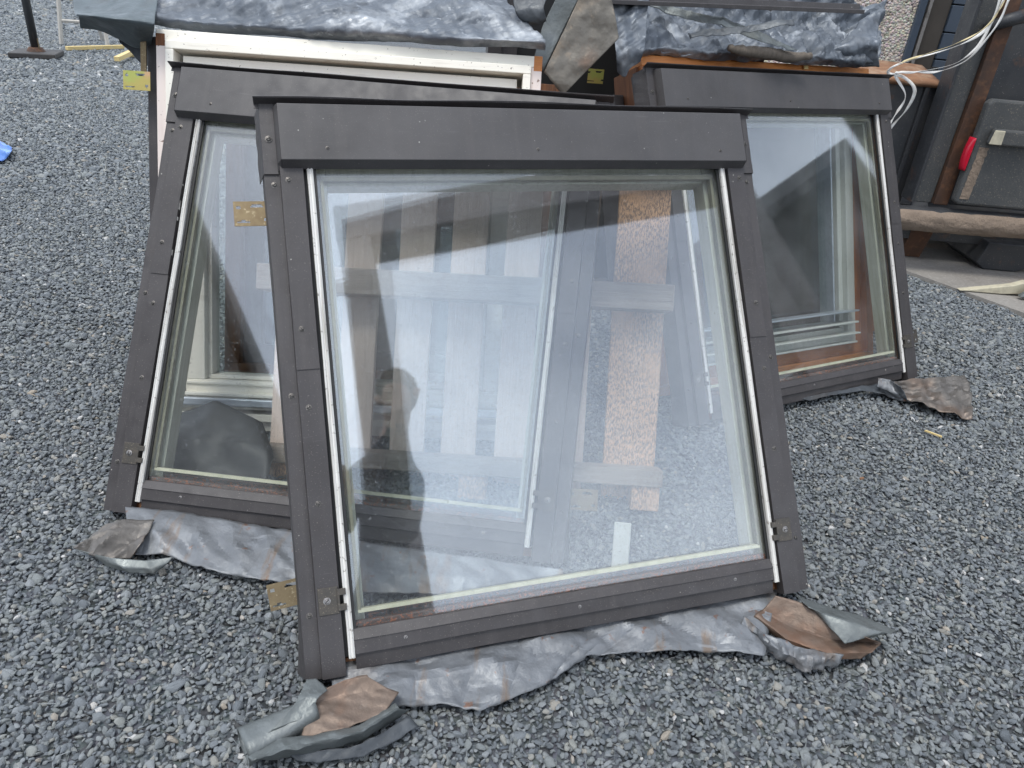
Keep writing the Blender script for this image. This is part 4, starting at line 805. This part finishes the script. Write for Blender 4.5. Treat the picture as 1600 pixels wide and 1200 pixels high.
g = G(); g.prism([(2.60-X0, .006), (2.78-X0, .006), (2.92-X0, .06), (2.92-X0, .16), (2.58-X0, .16), (2.55-X0, .04)], 'y', 4.08-Y0, 4.5-Y0); g.make('step_box', M_BSTEEL, TR, bevel=.006)
# ramp blade and hanging grey arm at the far edge
g = G(); g.prism([(2.26, .008), (2.52, .060), (2.58, .085), (2.60, .020), (2.47, .008)], 'y', 3.66, 3.70); o = g.make('wooden_skid', M_BEIGE, bevel=.004); tag(o, 'pale cream wedge-shaped board on the concrete under the trailer', 'board')
g = G(); v = []; f = []
prof = [(2.555, .02), (2.60, .05), (2.66, .12), (2.70, .22), (2.74, .36)]; wd = [.022, .035, .038, .036, .034]
for (x, z), w in zip(prof, wd): v += [(x-w, 3.60, z), (x+w, 3.60, z-.01), (x+w, 3.635, z-.01), (x-w, 3.635, z)]
for j in range(4): f += [(j*4+k, j*4+(k+1) % 4, j*4+4+(k+1) % 4, j*4+4+k) for k in range(4)]
f += [(0, 1, 2, 3), (16, 17, 18, 19)]
g.add(v, f); o = g.make('drawbar_foot', M_GREENGREY, bevel=.008); tag(o, 'grey rounded metal arm hanging down at the trailer', 'metal arm')
# white straps over the rusty flange
m = Mat('strap_webbing', (.72, .71, .68), .7); m.mix(m.noise(20, 4, .6, lo=.5, hi=.7), (.46, .40, .34), .6); M_STRAP = m.done()
m = Mat('strap_yellowed', (.62, .52, .30), .7); M_STRAPY = m.done()
s1 = [(2.109, 3.93, 1.34), (2.075, 3.93, 1.203), (1.968, 3.96, 1.113), (1.79, 4.06, 1.02), (1.755, 4.10, .968), (1.833, 4.09, .955), (1.905, 4.08, .90), (1.900, 4.09, .803), (1.86, 4.10, .723), (1.84, 4.11, .644), (1.885, 4.11, .60), (1.86, 4.10, .52), (1.88, 4.09, .45)]
def strap(pts, w, mat, label, seed):
    p = cr_line(pts, 70); wd = []
    for i in range(70):
        a = 1.1*noise.noise(Vector((i*.09, seed, 0)))*math.pi; wd.append((math.cos(a)*.8, math.sin(a)*.5, .35+.4*math.sin(a)))
    o = ribbon('strap', p, w, mat, None, wd); tag(o, label, 'strap')
strap(s1, .017, M_STRAP, 'white webbing strap hanging lowest over the rusty trailer flange', 1.0)
strap([(2.085, 3.925, 1.34), (2.086, 3.925, 1.246), (2.06, 3.93, 1.122), (1.993, 3.96, 1.04), (1.87, 4.05, .985), (1.79, 4.09, .965), (1.87, 4.085, .87), (1.85, 4.09, .77), (1.82, 4.10, .66)], .015, M_STRAP, 'white webbing strap looped close along the channel post', 3.0)
strap([(2.115, 3.92, 1.35), (2.07, 3.925, 1.215), (1.96, 3.95, 1.125), (1.80, 4.05, 1.03), (1.765, 4.12, .985)], .011, M_STRAPY, 'yellowed strap stretched above the white ones', 5.0)

strap([(2.12, 3.915, 1.33), (2.11, 3.91, 1.24), (2.075, 3.91, 1.15), (2.03, 3.93, 1.06), (1.95, 3.99, 1.0), (1.86, 4.06, .985), (1.79, 4.10, .972)], .014, M_STRAP, 'white webbing strap hanging straightest beside the channel post', 7.0)

# ------------------------------------------------------------------ far left: post on its base slab, trestle ladder, planks, blue sheet
m = Mat('post_paint', (.055, .058, .062), .4, .3); m.mix(m.noise(5, 4, .6, (8, 8, 1), .5, .7), (.16, .16, .16), .5); M_POST = m.done()
m = Mat('base_slab', (.035, .033, .032), .7); m.mix(m.noise(8, 4, lo=.4, hi=.7), (.07, .062, .055), .6); M_SLAB = m.done()
PO = thing('parasol_stand', Matrix.Translation((-5.95, 9.25, 0)), 'dark metal post standing on a flat square base on the gravel', 'post')
g = G(); g.box(-.24, .24, -.26, .26, 0, .055); o = g.make('base', M_SLAB, PO, bevel=.01); o.rotation_euler = (0, 0, R(20))
G().tube([(0, 0, .056), (0, 0, .10)], [.10, .07], 18).make('flange', M_RUST, PO)
G().tube([(0, 0, .10), (.01, 0, 2.4)], .045, 18).make('pole', M_POST, PO, smooth=True)
G().tube([(.07, -.04, .09), (.075, -.045, .20)], .007, 8).make('clamp_pin', M_BRASS, PO)
m = Mat('trestle_wood', (.46, .44, .40), .8); m.mix(m.noise(5, 5, .6, (10, 10, 1), .45, .7), (.28, .26, .23), .6); M_TRES = m.done()
LD = thing('step_ladder', Matrix.Translation((-6.45, 10.6, 0)), 'pale weathered step ladder standing on the gravel', 'ladder')
def rail(name, a, b, r=.028): return G().tube([a, b], r, 6).make(name, M_TRES, LD)
rail('stile', (0, 0, 0), (.12, .20, 1.7)); rail('stile', (.55, .15, 0), (.45, .32, 1.7))
for i in range(4):
    t = .17+.2*i; rail('rung', (.12*t, .2*t, 1.7*t), (.55-.1*t, .15+.17*t, 1.7*t), .022)
rail('rear_leg', (.08, .9, 0), (.14, .26, 1.6)); rail('rear_leg', (.55, 1.0, 0), (.44, .38, 1.6)); rail('rear_brace', (.1, .68, .5), (.52, .78, .5), .018)
def plank(label, a, b, w, h):
    a, b = Vector(a), Vector(b); d = b-a; L = d.length
    g = G().box(0, L, -w/2, w/2, 0, h); o = g.make('plank', M_PLANK, bevel=.003); o.location = a; o.rotation_euler = (0, -math.atan2(d.z, math.hypot(d.x, d.y)), math.atan2(d.y, d.x)); tag(o, label, 'plank')
plank('long yellow batten lying flat on the gravel by the ladder', (-6.03, 10.0, .005), (-5.35, 11.3, .005), .055, .045)
plank('short yellow batten end lying across another beside the lead flap', (-4.97, 9.2, .03), (-5.2, 10.2, .05), .06, .05)
plank('small offcut of yellow batten half hidden by the lead flap', (-5.45, 10.5, .005), (-5.15, 9.9, .005), .05, .035)
m = Mat('blue_plastic', (.03, .16, .62), .35); m.mix(m.noise(8, 3, lo=.4, hi=.6), (.35, .55, .85), .5); M_BLUEP = m.done()
o = sheet('tarpaulin', [[(-3.70, 4.35, .03), (-3.41, 4.42, .02), (-3.235, 4.42, .0)], [(-3.74, 4.55, .12), (-3.43, 4.60, .10), (-3.27, 4.60, .02)], [(-3.82, 4.78, .06), (-3.58, 4.85, .06), (-3.43, 4.85, .0)]], 26, 26, M_BLUEP, amp=.02, freq=8, sharp=.02, seed=31); tag(o, 'bright blue plastic tarpaulin at the edge of the gravel', 'tarpaulin')
# splinters on the gravel
for (x, y, a, L, lab) in ((1.40, 2.16, -.6, .055, 'thin yellow wood splinter on the gravel by the torn flashing'), (1.06, 1.83, .7, .016, 'tiny orange chip on the gravel under the right-hand window')):
    g = G().prism([(0, 0), (L, -.003), (L*.95, .003), (.004, .006)], 'z', 0, .005); o = g.make('splinter', M_PLANK if L > .02 else M_ORUST); o.location = (x, y, .004); o.rotation_euler = (0, 0, a); tag(o, lab, 'splinter')

# ------------------------------------------------------------------ behind the camera, seen in the glass: photographer, portal frame, houses
m = Mat('skin', (.48, .27, .19), .5); M_SKIN = m.done()
m = Mat('dark_shirt', (.045, .048, .060), .85); m.bump(m.noise(14, 4, lo=.3, hi=.7), .01, .5); M_SHIRT = m.done()
m = Mat('trousers', (.17, .18, .20), .85); M_TROUS = m.done()
m = Mat('brown_hair', (.06, .04, .025), .7); m.bump(m.noise(60, 4, lo=.3, hi=.7), .004, .6); M_HAIR = m.done()
m = Mat('phone_black', (.015, .015, .017), .2); M_PHONE = m.done()
ph = G().box(-.075, .075, -.036, .036, -.004, .004).make('phone', M_PHONE, bevel=.003)
pm = Matrix((cright, cup, -fwd)).transposed().to_4x4(); pm.translation = CAM - fwd*.016 + cright*.055 - cup*.012
ph.matrix_world = pm; tag(ph, 'black phone held up by the photographer, seen only in reflection', 'phone')
pc = pm.translation
J = {}; ED_ = []
def jn(k, p, r, parent=None):
    J[k] = (len(J), Vector(p), r)
    if parent: ED_.append((J[parent][0], J[k][0]))
jn('pelvis', (.43, -.46, .92), .125)
jn('waist', (.43, -.40, 1.07), .112, 'pelvis'); jn('chest', (.42, -.27, 1.25), .122, 'waist'); jn('collar', (.41, -.15, 1.38), .085, 'chest')
jn('neck', (.41, -.04, 1.46), .052, 'collar'); jn('skull', (.40, .05, 1.56), .076, 'neck'); jn('crown', (.398, .065, 1.65), .072, 'skull')
jn('jaw', (.365, .105, 1.535), .045, 'skull')
jn('lsho', (.27, -.20, 1.34), .058, 'collar'); jn('lelb', (.21, -.24, 1.07), .043, 'lsho'); jn('lwri', (.085, -.085, 1.165), .031, 'lelb'); jn('lpalm', tuple(pc+cright*.035-cup*.050-fwd*.022), .020, 'lwri')
jn('rsho', (.56, -.22, 1.34), .058, 'collar'); jn('relb', (.50, -.26, 1.06), .043, 'rsho'); jn('rwri', (.24, -.14, 1.12), .031, 'relb'); jn('rpalm', tuple(pc+cright*.095-cup*.035-fwd*.022), .020, 'rwri')
for h, sg in (('l', 0), ('r', 1)):
    base = J[h+'palm'][1]
    for i in range(4):
        a = base + cright*(-.030+.018*i if not sg else -.004+.004*i) + cup*(.022 if not sg else -.012+.019*i)*1 - fwd*.012
        b = a + (cup*(.012+.004*(i in (1, 2))) if not sg else -cright*(.016+.004*(i in (1, 2)))) + fwd*.002
        jn(h+'f%da' % i, tuple(a), .0085, h+'palm'); jn(h+'f%db' % i, tuple(b), .0075, h+'f%da' % i)
    a = base + (-cright*.040-cup*.004 if not sg else -cright*.022-cup*.028) - fwd*.010; jn(h+'ta', tuple(a), .0105, h+'palm'); jn(h+'tb', tuple(a+(cup*.020 if not sg else -cright*.020)), .009, h+'ta')
for s, x in (('l', .35), ('r', .51)):
    jn(s+'hip', (x, -.43, .87), .10, 'pelvis'); jn(s+'knee', (x, -.40, .48), .068, s+'hip'); jn(s+'ank', (x, -.47, .085), .045, s+'knee'); jn(s+'toe', (x, -.33, .045), .038, s+'ank')
me = bpy.data.meshes.new('person'); me.from_pydata([tuple(v[1]) for v in J.values()], ED_, []); pe = bpy.data.objects.new('person', me); col.objects.link(pe)
sm = pe.modifiers.new('skin', 'SKIN'); pe.modifiers.new('smooth', 'SUBSURF').levels = 2
for i, v in enumerate(J.values()): me.skin_vertices[0].data[i].radius = (v[2], v[2]); me.skin_vertices[0].data[i].use_root = (i == 0)
bpy.context.view_layer.update()
ev = pe.evaluated_get(bpy.context.evaluated_depsgraph_get()); bm_ = bpy.data.meshes.new_from_object(ev); pe.modifiers.clear(); pe.data = bm_
for mt in (M_SHIRT, M_TROUS, M_SKIN): bm_.materials.append(mt)
lw, rw = J['lwri'][1], J['rwri'][1]
for p in bm_.polygons:
    c = p.center; p.use_smooth = True; k = 0
    if c.z < .98: k = 1
    if c.z > 1.455 and (c-J['skull'][1]).length < .22 and c.y > -.07: k = 2
    if c.x < .11 and c.y < .02: k = 2
    if (c-J['rpalm'][1]).length < .11: k = 2
    if c.z < .075: k = 0
    p.material_index = k
tag(pe, 'photographer in dark clothes raising a phone, mirrored in the front glass', 'person')
hv = bmesh.new(); bmesh.ops.create_icosphere(hv, subdivisions=4, radius=1)
for v in hv.verts:
    d = v.co.copy(); cut = .5*d.y - .55*d.z
    v.co = Vector((d.x*.094, d.y*.112-.012, d.z*.108+.01))*(1+.05*noise.noise(d*5))
    if cut > .12: v.co *= .80
hm = bpy.data.meshes.new('hair'); hv.to_mesh(hm); hv.free(); hm.materials.append(M_HAIR); ho = bpy.data.objects.new('hair', hm); col.objects.link(ho); ho.parent = pe; ho.location = (.400, .058, 1.622); ho.rotation_euler = (0, 0, R(30))
nb = G(); cdir = Vector((-.5, .85, 0)).normalized(); hc = Vector((.398, .06, 1.59))
nb.tube([hc+cdir*.075+Vector((0, 0, .015)), hc+cdir*.105+Vector((0, 0, -.018)), hc+cdir*.08+Vector((0, 0, -.028))], [.009, .014, .008], 8); nb.make('nose', M_SKIN, pe, smooth=True)
side = Vector((cdir.y, -cdir.x, 0))
for s in (-1, 1): G().tube([hc+side*s*.078+Vector((0, 0, -.02)), hc+side*s*.088+Vector((0, 0, .02))], [.012, .018], 8).make('ear', M_SKIN, pe, smooth=True)

m = Mat('portal_timber', (.36, .32, .31), .8); m.mix(m.noise(4, 5, .6, (1, 10, 10), .4, .7), (.22, .19, .17), .7); M_PORTAL = m.done()
PF = thing('timber_portal', Matrix.Translation((.85, -1.0, 0)) @ Matrix.Rotation(R(29), 4, 'Z'), 'tall weathered timber portal frame mirrored in the front glass', 'frame')
box('post', M_PORTAL, PF, -.16, .08, -.14, .14, 0, 4.0, .01); box('post', M_PORTAL, PF, 5.2, 5.52, -.14, .14, 0, 4.0, .01)
box('beam', M_PORTAL, PF, -.17, 5.6, -.15, .15, 4.002, 4.42, .01)
m = Mat('house_render', (.16, .155, .145), .85); m.mix(m.noise(3, 4, lo=.4, hi=.7), (.11, .105, .10), .6); M_RENDER = m.done()
m = Mat('roof_tiles', (.045, .043, .045), .8); m.bump(m.noise(8, 3, .5, lo=.3, hi=.7), .03, .5); M_TILE = m.done()
m = Mat('house_window', (.02, .025, .03), .08); M_HWIN = m.done()
def far_house(name, mat, L, D, H, ridge, label):
    t = thing('house', mat, label, 'house')
    box('wall', M_RENDER, t, 0, L, 0, D, 0, H)
    for x in (-.001, L+.001): meshobj('gable', [(x, 0, H), (x, D, H), (x, D/2, ridge)], [(0, 1, 2)], M_RENDER, t, solid=.1)
    G().add([(-.3, -.4, H-.2), (L+.3, -.4, H-.2), (L+.3, D/2, ridge+.08), (-.3, D/2, ridge+.08), (-.3, -.4, H-.05), (L+.3, -.4, H-.05), (L+.3, D/2, ridge+.25), (-.3, D/2, ridge+.25)], BOXF).make('roof_slope', M_TILE, t)
    G().add([(-.3, D+.4, H-.2), (L+.3, D+.4, H-.2), (L+.3, D/2+.01, ridge+.08), (-.3, D/2+.01, ridge+.08), (-.3, D+.4, H-.05), (L+.3, D+.4, H-.05), (L+.3, D/2+.01, ridge+.25), (-.3, D/2+.01, ridge+.25)], BOXF).make('roof_slope', M_TILE, t)
    k = 0
    for x in np.arange(1.2, L-1.2, 2.4):
        f = box('window', M_STRIP, t, x, x+1.1, -.04, .05, 1.0, 2.2); box('pane', M_HWIN, f, x+.07, x+1.03, -.045, -.041, 1.07, 2.13)
    return t
far_house('house', Matrix.Translation((9.0, 2.3, 0)) @ Matrix.Rotation(R(-90), 4, 'Z'), 4, 6, 4.4, 6.0, 'lower grey house beside the trailer, seen only in reflections')
far_house('house', Matrix.Translation((9.0, 8.6, 0)) @ Matrix.Rotation(R(-90), 4, 'Z'), 5.6, 6, 6.6, 8.6, 'tall grey house beside the trailer, seen only in reflections')
far_house('house', Matrix.Translation((-12.3, -5.0, 0)) @ Matrix.Rotation(R(-90), 4, 'Z'), 9, 9, 3.2, 10.0, 'steep-gabled grey house mirrored in the rear roof window')
